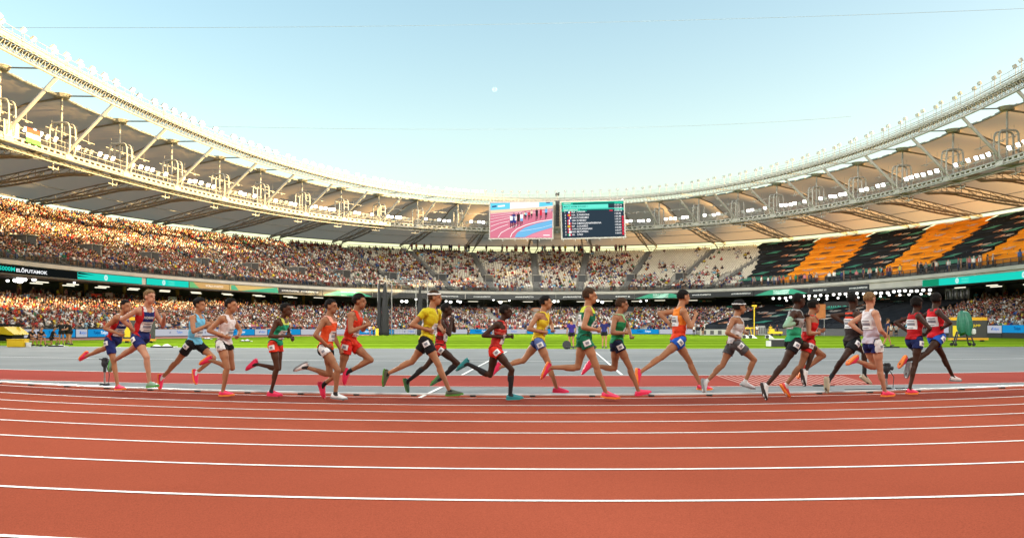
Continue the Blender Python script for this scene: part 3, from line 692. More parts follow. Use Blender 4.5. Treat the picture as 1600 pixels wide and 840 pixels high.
def rshape(root, Q, pxs, m_, lift=.06, name='graphic'):       # polygon given as (px, t)
    mb = MB()
    pts = []
    for (p1, t1), (p2, t2) in zip(pxs, pxs[1:]+pxs[:1]):
        for k in range(4): pts.append((p1+(p2-p1)*k/4, t1+(t2-t1)*k/4))
    mb.add([Q(s_at(p, oE, 7.8), t, lift) for p, t in pts], [tuple(range(len(pts)))]); return mb.build(name, m_, root)
def rlogo(root, Q, px, m_, wpx=4.5):
    s = s_at(px, oE, 7.8); q = Q(s, .5, .08); T_ = tng(s); mb = MB()
    for a0 in range(0, 360, 12):
        a_, b_ = math.radians(a0), math.radians(a0+12)
        for r1, r2 in ((.27, .36), (.12, .20)): mb.add([q+T_*math.cos(x)*rr+Vector((0, 0, math.sin(x)*rr)) for x, rr in ((a_, r1), (a_, r2), (b_, r2), (b_, r1))], [(0, 1, 2, 3)])
    mb.build('emblem', m_, root)
R_, Q = ribbon(-40, 122, e_ribd, 'black led banner reading 5000M ELŐFUTAMOK at the far left')
rtext(R_, Q, '5000M', 0, 25, .50, e_rib, bold=.03); rtext(R_, Q, 'ELŐFUTAMOK', 27, 75, .52, e_txt, bold=.03)
R_, Q = ribbon(123, 223, e_rib, 'teal led banner with a white emblem, ending at the first pale gap in the fascia'); rlogo(R_, Q, 167, e_txt)
rshape(R_, Q, [(123, .95), (150, .72), (123, .66)], e_ribd); rshape(R_, Q, [(123, .5), (140, .4), (123, .32)], e_ribd)
R_, Q = ribbon(231, 296, e_rib, 'shorter teal led banner with emblem and two pale lines, right of the first pale gap'); rlogo(R_, Q, 257, e_txt); rtext(R_, Q, 'WORLD', 264, 274, .22, e_mint, .66); rtext(R_, Q, 'ATHLETICS', 264, 274, .22, e_mint, .3)
R_, Q = ribbon(297, 359, mat('painted sunlit banner', (.42, .27, .10), .6), 'cloth banner with sunlight painted in as bronze and a green left end'); rshape(R_, Q, [(297, .03), (312, .03), (303, .97), (297, .97)], mat('banner green', (.08, .38, .16), .6)); rtext(R_, Q, 'WORLD ATHLETICS', 322, 350, .3, M_line, .5)  # bronze tone of the sunbeam is put into the banner colour
M_bgreen = mat('banner sea green', (.03, .33, .20), .6); M_bmint = mat('banner mint', (.25, .72, .55), .6); M_btxt = mat('banner lettering', (.85, .86, .85), .6)
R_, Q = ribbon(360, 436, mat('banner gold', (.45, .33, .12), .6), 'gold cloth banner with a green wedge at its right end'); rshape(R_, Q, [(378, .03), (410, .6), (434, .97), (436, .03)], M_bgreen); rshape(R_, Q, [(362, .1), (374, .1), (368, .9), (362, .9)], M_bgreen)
R_, Q = ribbon(437, 504, M_black, 'black cloth banner with two small white hashtags left of the green one'); rtext(R_, Q, '#WABUDAPEST23', 441, 468, .28, M_btxt); rtext(R_, Q, '#WABUDAPEST23', 471, 498, .28, M_btxt)
def green_banner(p1, p2, label):
    R_, Q = ribbon(p1, p2, M_black, label); w_ = p2-p1
    rshape(R_, Q, [(p1+1, .03), (p1+w_*.3, .97), (p1+w_*.72, .97), (p2-1, .03)], M_bgreen); rshape(R_, Q, [(p1+w_*.33, .06), (p1+w_*.35, .94), (p1+w_*.66, .94), (p1+w_*.68, .06)], M_bmint, .08)
    rtext(R_, Q, 'WORLD ATHLETICS', p1+w_*.36, p1+w_*.65, .3, M_btxt, .70).data.transform(Matrix.Translation(nrm(s_at((p1+p2)/2))*-.05)); rtext(R_, Q, 'CHAMPIONSHIPS', p1+w_*.36, p1+w_*.65, .3, M_btxt, .28).data.transform(Matrix.Translation(nrm(s_at((p1+p2)/2))*-.05))
green_banner(505, 583, 'black banner with green wedges reading WORLD ATHLETICS CHAMPIONSHIPS, left of the cage')
blk = [(584, 700, 'left'), (701, 850, 'mid'), (851, 1006, 'right')]
R_, Q = ribbon(584, 727, M_black, 'plain long black banner just right of the left green banner'); rtext(R_, Q, '#WABUDAPEST23', 690, 716, .26, M_btxt)
R_, Q = ribbon(728, 868, M_black, 'long black banner with two small hashtags below the video screen'); rtext(R_, Q, '#WABUDAPEST23', 805, 833, .26, M_btxt); rtext(R_, Q, '#WABUDAPEST23', 740, 766, .22, M_btxt)
R_, Q = ribbon(869, 990, M_black, 'long black banner with a small hashtag below the scoreboard'); rtext(R_, Q, '#WABUDAPEST23', 880, 908, .26, M_btxt); rtext(R_, Q, 'BUDAPEST 23', 962, 984, .26, M_btxt)
green_banner(991, 1072, 'black banner with green wedges reading WORLD ATHLETICS CHAMPIONSHIPS, right of the scoreboard')
R_, Q = ribbon(1073, 1176, M_black, 'long black banner with two white hashtags between two green banners'); rtext(R_, Q, '#WABUDAPEST23', 1081, 1110, .28, M_btxt); rtext(R_, Q, '#WABUDAPEST23', 1142, 1172, .28, M_btxt)
green_banner(1177, 1262, 'black banner with green wedges below the left orange seat covers')
R_, Q = ribbon(1263, 1356, M_black, 'black banner reading BUDAPEST 23 and a hashtag above the row of white lamps'); rtext(R_, Q, 'BUDAPEST 23', 1270, 1290, .28, M_btxt); rtext(R_, Q, '#WABUDAPEST23', 1326, 1354, .28, M_btxt)
R_, Q = ribbon(1440, 1660, e_rib, 'long teal led banner with emblems at the far right'); rshape(R_, Q, [(1441, .04), (1466, .04), (1466, .96), (1441, .96)], e_ribg); rlogo(R_, Q, 1494, e_txt); rtext(R_, Q, 'WORLD', 1501, 1512, .22, e_mint, .66); rtext(R_, Q, 'ATHLETICS', 1501, 1512, .22, e_mint, .3); rlogo(R_, Q, 1598, e_txt)
# ------------------------------------------------------------------ boards round the field
M_bwhite = emit('board white', (.62, .64, .72), .75); M_bblue = emit('board blue', srgb(30, 150, 215), .85); e_bn = emit('board ink', srgb(20, 40, 120), .7); e_bc = emit('board blue ink', srgb(60, 130, 220), .9)
def fb(s): return float(np.interp(s, [SL, S0-30, S0+30, SR], [.14, .02, .02, .60]))
def board(px1, px2, blue, label):
    s1, s2 = s_at(px1, oF, 1), s_at(px2, oF, 1); sm = (s1+s2)/2; z0 = fb(sm); A, B = P(s1, float(oF(s1)), z0), P(s2, float(oF(s2)), z0)
    r = (B-A); L = r.length-.08; r.normalize(); u = Vector((0, 0, 1)); n = r.cross(u); c = (A+B)/2
    root = empty('advertising_board', (c.x, c.y, 0)); tag(root, label, 'board', 'boards round the edge of the field')
    m = MB(); m.box(c+u*.47-n*.05, (L, .10, .94), (r, n*-1, u)); m.box(Vector((c.x, c.y, (z0-.02)/2))-n*.1, (L, .3, max(z0-.02, .02)), (r, n*-1, u)); m.build('housing', M_black, root)
    m = MB(); m.box(c+u*.47+n*.012, (L-.06, .02, .88), (r, n*-1, u)); m.build('display', M_bblue if blue else M_bwhite, root)
    x = -.22 if blue else .0
    for txt, xx, mt in ((('Tokyo', -.16, e_bn), ('Tokyo', .12, e_white)) if blue else (('Tokyo', .1, e_bc), ('+', -.13, e_bn))):
        text_obj(txt, .46 if txt != '+' else .3, mt, root, frame_M(c+u*.47+n*.035+r*(xx*min(L, 9)), r, u), bold=.02, shear=.25)
edges = [-60, 30, 62, 118, 137, 178, 205, 240, 305, 345, 398, 418, 470, 545, 588, 615, 660, 733, 772, 823, 866, 935, 985, 1030, 1088]
cl_ = [0, 0, 1, 0, 1, 0, 0, 0, 0, 1, 0, 1, 0, 1, 1, 0, 0, 1, 0, 1, 0, 0, 1, 0]
nmz = ['far left', 'left of the crouching photographers', 'behind the crouching photographers', 'behind the standing photographers', 'behind the official in teal', 'beside the left yellow framed board', 'just right of the left yellow framed board', 'behind the light blue vest', 'behind the white vest', 'left of the green and red runner', 'behind the green and red runner', 'behind the orange singlets', 'between the two orange runners', 'left of the cage', 'inside the cage', 'right of the cage', 'behind the yellow shirt', 'between yellow shirt and red vest', 'behind the dark armed runner in red', 'behind the yellow singlet', 'behind the green kit', 'between the two green kits', 'behind the navy shorts and green vest', 'left of the orange back']
for i in range(len(edges)-1):
    board(edges[i], edges[i+1], cl_[i], ('blue' if cl_[i] else 'white')+' perimeter board reading Tokyo '+nmz[i])
for a_, b_, bl, lab in ((1462, 1541, 0, 'white perimeter board behind the right yellow framed board'), (1541, 1566, 0, 'short white perimeter board reading Tokyo beside the right yellow framed board'), (1566, 1640, 1, 'blue perimeter board reading Tokyo at the far right')): board(a_, b_, bl, lab)
bwall = band_panel(1095, 1462, lambda s: oF(s)-.0, .0, 1.05, .3, mat('low grey barrier', (.10, .10, .10), .8), 'low_barrier', None, 'barrier', 'low dark barrier in front of the covered right hand seats')
# ------------------------------------------------------------------ seats and crowd
class Stamp:            # many copies of small coloured pieces gathered in numpy arrays
    def __init__(s): s.V, s.Fc, s.Cc, s.n = [], [], [], 0
    def put(s, v, f, c, pos, rz, sc=None):
        # v (k,3), f list of quads/tris (m,4), c per-vertex colour index -> colours array (N,k,3)
        N_ = len(pos); k = len(v); cz, sz = np.cos(rz), np.sin(rz)
        vv = np.broadcast_to(v, (N_, k, 3)).copy() if sc is None else v[None]*sc[:, None, :]
        x = vv[..., 0]*cz[:, None]-vv[..., 1]*sz[:, None]; y = vv[..., 0]*sz[:, None]+vv[..., 1]*cz[:, None]
        w_ = np.stack([x, y, vv[..., 2]], -1)+pos[:, None, :]
        s.V.append(w_.reshape(-1, 3)); s.Fc.append((f[None]+(np.arange(N_)*k)[:, None, None]+s.n).reshape(-1, 4)); s.Cc.append(c.reshape(-1, 3)); s.n += N_*k
    def build(s, name, m_):
        V, Fq, Cc = np.concatenate(s.V), np.concatenate(s.Fc), np.concatenate(s.Cc); me = bpy.data.meshes.new(name)
        me.vertices.add(len(V)); me.vertices.foreach_set('co', V.ravel()); me.loops.add(len(Fq)*4); me.loops.foreach_set('vertex_index', Fq.ravel().astype(np.int32))
        me.polygons.add(len(Fq)); me.polygons.foreach_set('loop_start', np.arange(len(Fq))*4); me.update(calc_edges=True); me.validate()
        at_ = me.color_attributes.new('Col', 'FLOAT_COLOR', 'POINT'); cc = np.concatenate([Cc, np.ones((len(Cc), 1))], 1); at_.data.foreach_set('color', cc.ravel().astype(np.float32))
        me.materials.append(m_); return link(name, me)
def attr_mat(name, rough=.8):
    m_ = bpy.data.materials.new(name); m_.use_nodes = True; g = m_.node_tree; a_ = N(g, 'ShaderNodeAttribute'); a_.attribute_name = 'Col'
    b = g.nodes['Principled BSDF']; b.inputs['Roughness'].default_value = rough; b.inputs['Specular IOR Level'].default_value = .2; g.links.new(a_.outputs['Color'], b.inputs['Base Color']); return m_
def boxes(lst):         # list of (8 corners) prisms -> verts, quads
    v, f = [], []
    for c in lst:
        o = len(v); v += c; f += [(o, o+3, o+2, o+1), (o+4, o+5, o+6, o+7), (o, o+1, o+5, o+4), (o+1, o+2, o+6, o+5), (o+2, o+3, o+7, o+6), (o+3, o, o+4, o+7)]
    return np.array(v, float), np.array(f)
def bx(x0, x1, y0, y1, z0, z1, tx=1.0, ty=1.0, sy=0.0):
    cx, cy = (x0+x1)/2, (y0+y1)/2; a_ = [(x0, y0, z0), (x1, y0, z0), (x1, y1, z0), (x0, y1, z0)]
    return a_+[(cx+(x-cx)*tx, cy+(y-cy)*ty+sy, z1) for x, y, z in a_]
# seat local frame: x sideways, y away from the field (seat back at +y)
seat_v, seat_f = boxes([bx(-.22, .22, -.20, .20, .40, .45), bx(-.215, .215, .17, .22, .44, .86, .94, 1, .07)])
# seated person, low: torso, shoulders taper, head, arms, thighs, shins
pv, pf = boxes([bx(-.16, .16, -.04, .18, .45, .78, 1.25, 1.0), bx(-.20, .20, -.04, .18, .78, .98, .55, .7), bx(-.075, .075, -.03, .14, .98, 1.12, 1.15, 1.1), bx(-.086, .086, -.05, .15, 1.12, 1.26, .7, .7),
                bx(-.28, -.19, -.22, .12, .60, .90, .8, .5, .06), bx(.19, .28, -.22, .12, .60, .90, .8, .5, .06), bx(-.19, .19, -.45, .05, .44, .60, .9, .9), bx(-.18, .18, -.50, -.36, .02, .46, .95, .9)])
PARTI = np.repeat(np.arange(8), 8)
pal = np.array([(.70, .70, .70)]*9+[(.80, .78, .74)]*5+[(.025, .025, .03)]*8+[(.05, .05, .06)]*4+[(.38, .03, .03)]*4+[(.16, .03, .03)]*4+[(.03, .05, .18)]*4+[(.06, .12, .30)]*2+[(.60, .22, .04)]*1+[(.62, .48, .05)]*2+[(.04, .20, .10)]*2+[(.25, .25, .26)]*4+[(.45, .35, .28)]*3+[(.55, .20, .22)]*2+[(.2, .45, .6)]*2, float)
skin = np.array([(.42, .22, .14), (.36, .18, .11), (.46, .26, .18), (.24, .12, .07), (.12, .055, .03)], float)
hairc = np.array([(.03, .02, .015), (.08, .045, .025), (.02, .02, .02), (.22, .14, .07), (.6, .58, .55), (.4, .02, .02)], float)
def crowd_cols(n, p=None, dark=1.0, sat=None):
    pal_ = pal if sat is None else sat
    sh = pal_[rng.integers(0, len(pal_), n)]*(.6+.6*rng.random((n, 1))); sk = skin[rng.choice(5, n, p=(.3, .25, .3, .1, .05))]; ha = hairc[rng.choice(6, n, p=(.3, .25, .2, .12, .08, .05))]
    tr_ = pal[rng.integers(14, 40, n)]*.8; bare = rng.random(n) < .45
    out = np.empty((n, 64, 3)); look = [sh, sh, sk, ha, np.where(rng.random((n, 1)) < .6, sk, sh), np.where(rng.random((n, 1)) < .6, sk, sh), tr_, np.where(bare[:, None], sk, tr_)]
    for i in range(8): out[:, PARTI == i] = look[i][:, None]*dark
    return out
# tarpaulin areas on the right: borders given at the foot and at the head of the upper tier
def s_row(pxb, pxt, r):       # plan position of an inclined border at row r
    if not hasattr(s_row, 'c'): s_row.c = {}
    key = (pxb, pxt)
    if key not in s_row.c: s_row.c[key] = (s_at(pxb, lambda s: uoff(s, 0), up(0)[1]), s_at(pxt, lambda s: uoff(s, NR), up(NR)[1]))
    a_, b_ = s_row.c[key]; return a_+(b_-a_)*r/NR
TB = (1157, 1180)
LB = [s_at(1092, oF, 1.5), s_at(1372, oF, 1.5)]
seatS, crowdS = Stamp(), Stamp(); near_seats, near_people = [], []
ns = np.array(NODES)
def rowpos(offf, z, pitch=.53):
    s = np.arange(NODES[0]-4, NODES[-1]+4, .05); q = Parr(s, offf(s), z); L = np.r_[0, np.cumsum(np.hypot(np.diff(q[:, 0]), np.diff(q[:, 1])))]
    t = np.arange(0.2, L[-1], pitch); ss_ = np.interp(t, L, s); pos = Parr(ss_, offf(ss_), z)
    nx = np.interp(ss_, _S, _NX); ny = np.interp(ss_, _S, _NY); an = np.arctan2(ny, nx)-np.pi/2
    return ss_, pos, an, np.interp(t, L, s), L
def clump(s, r, k=.35): return np.sin(s*k+r*.55)+np.sin(s*k*2.3-r*.9+1.3)*.7+np.sin(s*k*.43+r*.23+4)*.8
seat_col = np.array((.70, .66, .56))
for tier in ('up', 'lo'):
    for r in range(NR if tier == 'up' else NRL):
        if tier == 'up': offf = lambda s, r=r: uoff(s, r)+(uoff(s, r+1)-uoff(s, r))*.62; z = up(r)[1]
        else: offf = lambda s, r=r: loff(s, r)+np.minimum((loff(s, r+1)-loff(s, r))*.62, .75); z = lz(r)
        ss_, pos, an, _, _ = rowpos(offf, z)
        # distance to the nearest aisle measured along the row
        idx = np.clip(np.searchsorted(ns, ss_), 1, len(ns)-1); q0 = Parr(ns, offf(ns), z); dA = np.minimum(np.hypot(*(pos-q0[idx-1])[:, :2].T), np.hypot(*(pos-q0[idx])[:, :2].T))
        ok = dA > .95
        if tier == 'up': ok &= ~((r >= 5) & (r <= 8) & (dA < 2.2)); ok &= ss_ < s_row(*TB, r)
        else: ok &= ~((ss_ > LB[0]) & (ss_ < LB[1]))
        ss_, pos, an = ss_[ok], pos[ok], an[ok]; X = 800+F*pos[:, 0]/np.maximum(pos[:, 1], 3); cl = clump(ss_, r)
        if tier == 'up':
            p = np.interp(X, [0, 250, 420, 560, 700, 980, 1000, 1160, 1161], [.93, .90, .74, .56, .43, .41, .30, .26, 0]); p = p+cl*np.interp(X, [0, 300, 600], [.05, .12, .17])
            p = np.where(X > 985, np.where(r > 15, .05, p-.02*(r-7)), p)
        else: p = .93+cl*.03
        occ = rng.random(len(ss_)) < p
        n = len(ss_); col = np.broadcast_to(seat_col*(.93+.1*rng.random((n, 1, 1))), (n, 16, 3))
        f1 = ~occ if tier == 'up' else ~occ
        d = np.hypot(pos[:, 0], pos[:, 1])
        if tier == 'lo' or r < 3:
            for i in np.nonzero(f1 & (X > 0) & (X < 1600))[0]: near_seats.append((d[i], tuple(pos[i]), an[i], X[i], r, tier))
        if tier == 'lo' and r < 9:
            for i in np.nonzero(occ & (X > 2) & (X < 1598))[0]: near_people.append((d[i], tuple(pos[i]), an[i], X[i], r))
        seatS.put(seat_v, seat_f, col, pos, an) if n else None
        oc = np.nonzero(occ)[0]; sc_p = np.stack([.9+.2*rng.random(len(oc))]*3, -1)*np.array([1.08, 1, 1.02])
        crowdS.V.append(None) if False else crowdS.put(pv, pf, crowd_cols(len(oc)), pos[oc]+np.stack([rng.normal(0, .03, len(oc)), rng.normal(0, .03, len(oc)), 0*oc], -1), an[oc]+rng.normal(0, .15, len(oc)), sc_p)
# the 300 that show largest stand as objects of their own: take them out of the two masses
def pull(st, kk, keys):
    V = np.concatenate(st.V).reshape(-1, kk, 3); Fq = np.concatenate(st.Fc); Cc = np.concatenate(st.Cc).reshape(-1, kk, 3)
    c = V.mean(1); rem = np.zeros(len(V), bool)
    for k_ in keys: dd = (c[:, 0]-k_[0])**2+(c[:, 1]-k_[1])**2; i = int(dd.argmin()); rem[i] = True
    keep = ~rem; fpk = len(Fq)//len(V); f0 = Fq[:fpk]-Fq[:fpk].min(); n_ = keep.sum()
    st.V = [V[keep].reshape(-1, 3)]; st.Cc = [Cc[keep].reshape(-1, 3)]; st.Fc = [(f0[None]+(np.arange(n_)*kk)[:, None, None]).reshape(-1, 4)]
near_seats.sort(key=lambda q: q[0]); near_people.sort(key=lambda q: q[0]); NS, NP = near_seats[:300], near_people[:300]
pull(seatS, 16, [q[1] for q in NS]); pull(crowdS, 64, [q[1] for q in NP])
tag(seatS.build('seats', attr_mat('seat plastic', .5)), 'rows of cream plastic stadium seats filling both tiers', kind='stuff')
# standing people packed in the concourse above the lower tier (left) and along the top
def standing(ss_, offf, z, face=0.0, dark=1.0):
    pos = Parr(ss_, offf, z); nx = np.interp(ss_, _S, _NX); ny = np.interp(ss_, _S, _NY); an = np.arctan2(ny, nx)-np.pi/2+rng.normal(0, .5, len(ss_)); n = len(ss_)
    sv_, sf_ = boxes([bx(-.16, .16, -.09, .11, .85, 1.25, 1.25, 1.0), bx(-.20, .20, -.09, .11, 1.25, 1.46, .5, .7), bx(-.075, .075, -.09, .09, 1.46, 1.62, 1.15, 1.1), bx(-.086, .086, -.10, .10, 1.62, 1.75, .7, .7),
                      bx(-.29, -.20, -.10, .06, .85, 1.40, .9, .9), bx(.20, .29, -.10, .06, .85, 1.40, .9, .9), bx(-.17, -.01, -.08, .09, .02, .86, 1.05, 1.1), bx(.01, .17, -.08, .09, .02, .86, 1.05, 1.1)])
    crowdS.put(sv_, sf_, crowd_cols(n, dark=dark), pos, an, np.stack([.93+.14*rng.random(n)]*3, -1))
sA = rng.uniform(s_at(80, oG, 5.5), s_at(560, oG, 5.5), 420); standing(sA, oG(sA)+.6+2.2*rng.random(len(sA)), 4.85)
sA = rng.uniform(s_at(560, oG, 5.5), s_at(1080, oG, 5.5), 60); standing(sA, oG(sA)+1.5+3*rng.random(len(sA)), 4.85)
sA = rng.uniform(NODES[0], s_at(75, oG, 5.5), 25); standing(sA, oG(sA)+.9+2*rng.random(len(sA)), 4.85)
sA = rng.uniform(s_at(640, lambda s: oD(s)-3, 20), s_at(980, lambda s: oD(s)-3, 20), 44); standing(sA, oD(sA)-3.1, 19.95)
sA = rng.uniform(s_at(1160, oE, 9), s_at(1600, oE, 9), 60); standing(sA, uoff(sA, 0)+.5, 9.1)
sA = rng.uniform(s_at(1340, oG, 5.5), s_at(1600, oG, 5.5), 50); standing(sA, oG(sA)+1.5+2*rng.random(len(sA)), 4.85)
tag(crowdS.build('crowd', attr_mat('crowd clothes')), 'packed crowd of spectators filling both tiers of the stand', kind='stuff')
# individual seats
sm_ = bpy.data.meshes.new('seat'); bmx = MB(); bmx.bevbox((0, 0, .425), (.44, .40, .05), .015); bmx.add(*[(lambda a_, b_: (a_.tolist(), b_.tolist()))(*boxes([bx(-.215, .215, .17, .21, .44, .86, .94, 1, .07)]))][0]); bmx.box((-.15, .05, .2), (.04, .04, .4)); bmx.box((.15, .05, .2), (.04, .04, .4))
sm_ = bmx.mesh('seat', mat('seat cream', tuple(seat_col), .5))
for i, q in enumerate(NS):
    o = bpy.data.objects.new('seat', sm_); C.objects.link(o); o.location = q[1]; o.rotation_euler = (0, 0, q[2])
    side = 'left' if q[1][0] < 0 else 'right'
    tag(o, 'empty seat in %s row, %s tier, %s' % (ORD[q[4]], 'upper' if q[5] == 'up' else 'lower', near_what(q[3])), 'seat', 'empty cream seats near the front of the stand')
# individual spectators: fused seated figures in a few poses
def fuse(mb, voxel, smooth=3, name='body'):
    me = mb.mesh('tmp', mat('skin tmp', (.5, .3, .2))); o = bpy.data.objects.new('tmp', me); C.objects.link(o)
    r_ = o.modifiers.new('r', 'REMESH'); r_.mode = 'VOXEL'; r_.voxel_size = voxel; r_.use_smooth_shade = True
    if smooth: s_ = o.modifiers.new('s', 'SMOOTH'); s_.factor = .5; s_.iterations = smooth
    dg = bpy.context.evaluated_depsgraph_get(); out = bpy.data.meshes.new_from_object(o.evaluated_get(dg)); bpy.data.objects.remove(o); bpy.data.meshes.remove(me); out.name = name; return out
def obj_col(name, idx=None):
    m_ = bpy.data.materials.new(name); m_.use_nodes = True; g = m_.node_tree; oi = N(g, 'ShaderNodeObjectInfo'); b = g.nodes['Principled BSDF']; b.inputs['Roughness'].default_value = .8; b.inputs['Specular IOR Level'].default_value = .2
    if idx is None: g.links.new(oi.outputs['Color'], b.inputs['Base Color'])
    else:
        rp = N(g, 'ShaderNodeValToRGB'); rp.color_ramp.interpolation = 'CONSTANT'; el = rp.color_ramp.elements; el[0].color = (*idx[0], 1); el[1].position = 1/len(idx); el[1].color = (*idx[1], 1)
        for i in range(2, len(idx)): e_ = el.new(i/len(idx)); e_.color = (*idx[i], 1)
        g.links.new(oi.outputs['Random'], rp.inputs[0]); g.links.new(rp.outputs[0], b.inputs['Base Color'])
    return m_
M_sh, M_sk, M_ha, M_tr = obj_col('shirt by wearer'), obj_col('skin by wearer', [tuple(c) for c in skin]), obj_col('hair by wearer', [tuple(c) for c in hairc]), obj_col('trousers by wearer', [(.03, .035, .05), (.05, .06, .1), (.1, .1, .1), (.3, .27, .2), (.02, .02, .02)])
def seated(k):
    R = random.Random(k); m = MB(); h = Vector((0, .05, .47)); lean = R.uniform(-.12, .12); ch = Vector((0, .10-lean, .90)); nk = Vector((0, .08-lean*1.3, 1.02)); hd_ = nk+Vector((R.uniform(-.02, .02), -.03, .13))
    m.ell(h+Vector((0, .02, .05)), (.17, .13, .12)); m.cap(h+Vector((0, .03, .1)), ch-Vector((0, 0, .08)), .13, .145); m.ell(ch-Vector((0, 0, .02)), (.19, .12, .13)); m.cap(nk-Vector((0, 0, .06)), nk+Vector((0, -.01, .05)), .055, .05)
    m.ell(hd_, (.078, .095, .115)); m.ell(hd_+Vector((0, -.095, -.01)), (.015, .02, .02))
    for sd_ in (-1, 1):
        sh = ch+Vector((sd_*.19, 0, .05)); md = R.choice((0, 0, 0, 1, 2))
        el = sh+Vector((sd_*.07, -.10, -.24)) if md < 2 else sh+Vector((sd_*.14, -.08, .16)); wr = (Vector((sd_*.10, -.30, .64)) if md == 0 else Vector((sd_*.04, -.30, .84))) if md < 2 else sh+Vector((sd_*.10, -.10, .42))
        m.cap(sh, el, .052, .042); m.cap(el, wr, .04, .028); m.ell(wr+(wr-el).normalized()*.06, (.04, .045, .035))
        kn = Vector((sd_*.12, -.40, .50)); an_ = Vector((sd_*.12, -.40+R.uniform(-.06, .1), .08)); m.cap(h+Vector((sd_*.09, 0, 0)), kn, .085, .06); m.cap(kn, an_, .055, .04); m.cap(an_-Vector((0, -.03, .03)), an_+Vector((0, -.16, -.04)), .045, .035)
    me = fuse(m, .022, 2, 'person')
    me.materials.clear()
    for q in (M_sh, M_sk, M_ha, M_tr): me.materials.append(q)
    short = R.random() < .5
    for p_ in me.polygons:
        c = p_.center; d = c-hd_
        if c.z > nk.z+.01: mi = 2 if (d.z > .045 or (d.y > -.01 and d.z > -.07)) else 1
        elif c.z < .60 and c.y < -.12 or c.z < .5: mi = 1 if (short and c.z < .47 and c.z > .09) else 3
        elif abs(c.x) > .225 and c.z < .80 or (c.y < -.2 and c.z > .6) or c.z > 1.06: mi = 1
        else: mi = 0
        p_.material_index = mi
    return me
SEATED = [seated(k) for k in range(8)]
CN = [('white', (.72, .72, .72)), ('white', (.78, .76, .72)), ('black', (.03, .03, .035)), ('red', (.45, .03, .03)), ('dark red', (.22, .03, .03)), ('navy', (.03, .05, .18)), ('grey', (.27, .27, .28)), ('yellow', (.65, .50, .05)), ('green', (.04, .22, .10)), ('orange', (.65, .22, .04)), ('pale blue', (.25, .45, .6))]
CW = (20, 12, 16, 13, 8, 8, 8, 4, 3, 3, 4)
for i, q in enumerate(NP):
    nmc, c = random.choices(CN, CW)[0]; o = bpy.data.objects.new('person', SEATED[i % 8]); C.objects.link(o)
    o.location = q[1]; o.rotation_euler = (0, 0, q[2]+random.gauss(0, .12)); o.color = (*c, 1); o.scale = [random.uniform(.94, 1.06)]*3
    side = 'left' if q[3] < 800 else 'right'
    tag(o, 'spectator in %s top, %s row, %s' % (nmc, ORD[q[4]], near_what(q[3])), 'person', 'spectators seated in the front rows of the lower stand')
def untwin(kind):
    d = {}
    for o in C.objects:
        if o.name.split('.')[0] == kind and o.get('label') and o.get('group'): d.setdefault(o['label'], []).append(o)
    for lab, os_ in d.items():
        if len(os_) > 1:
            for i, o in enumerate(sorted(os_, key=lambda o: o.location.x/o.location.y)): o['label'] = lab+', %s along' % ORD[i]
untwin('person'); untwin('seat')
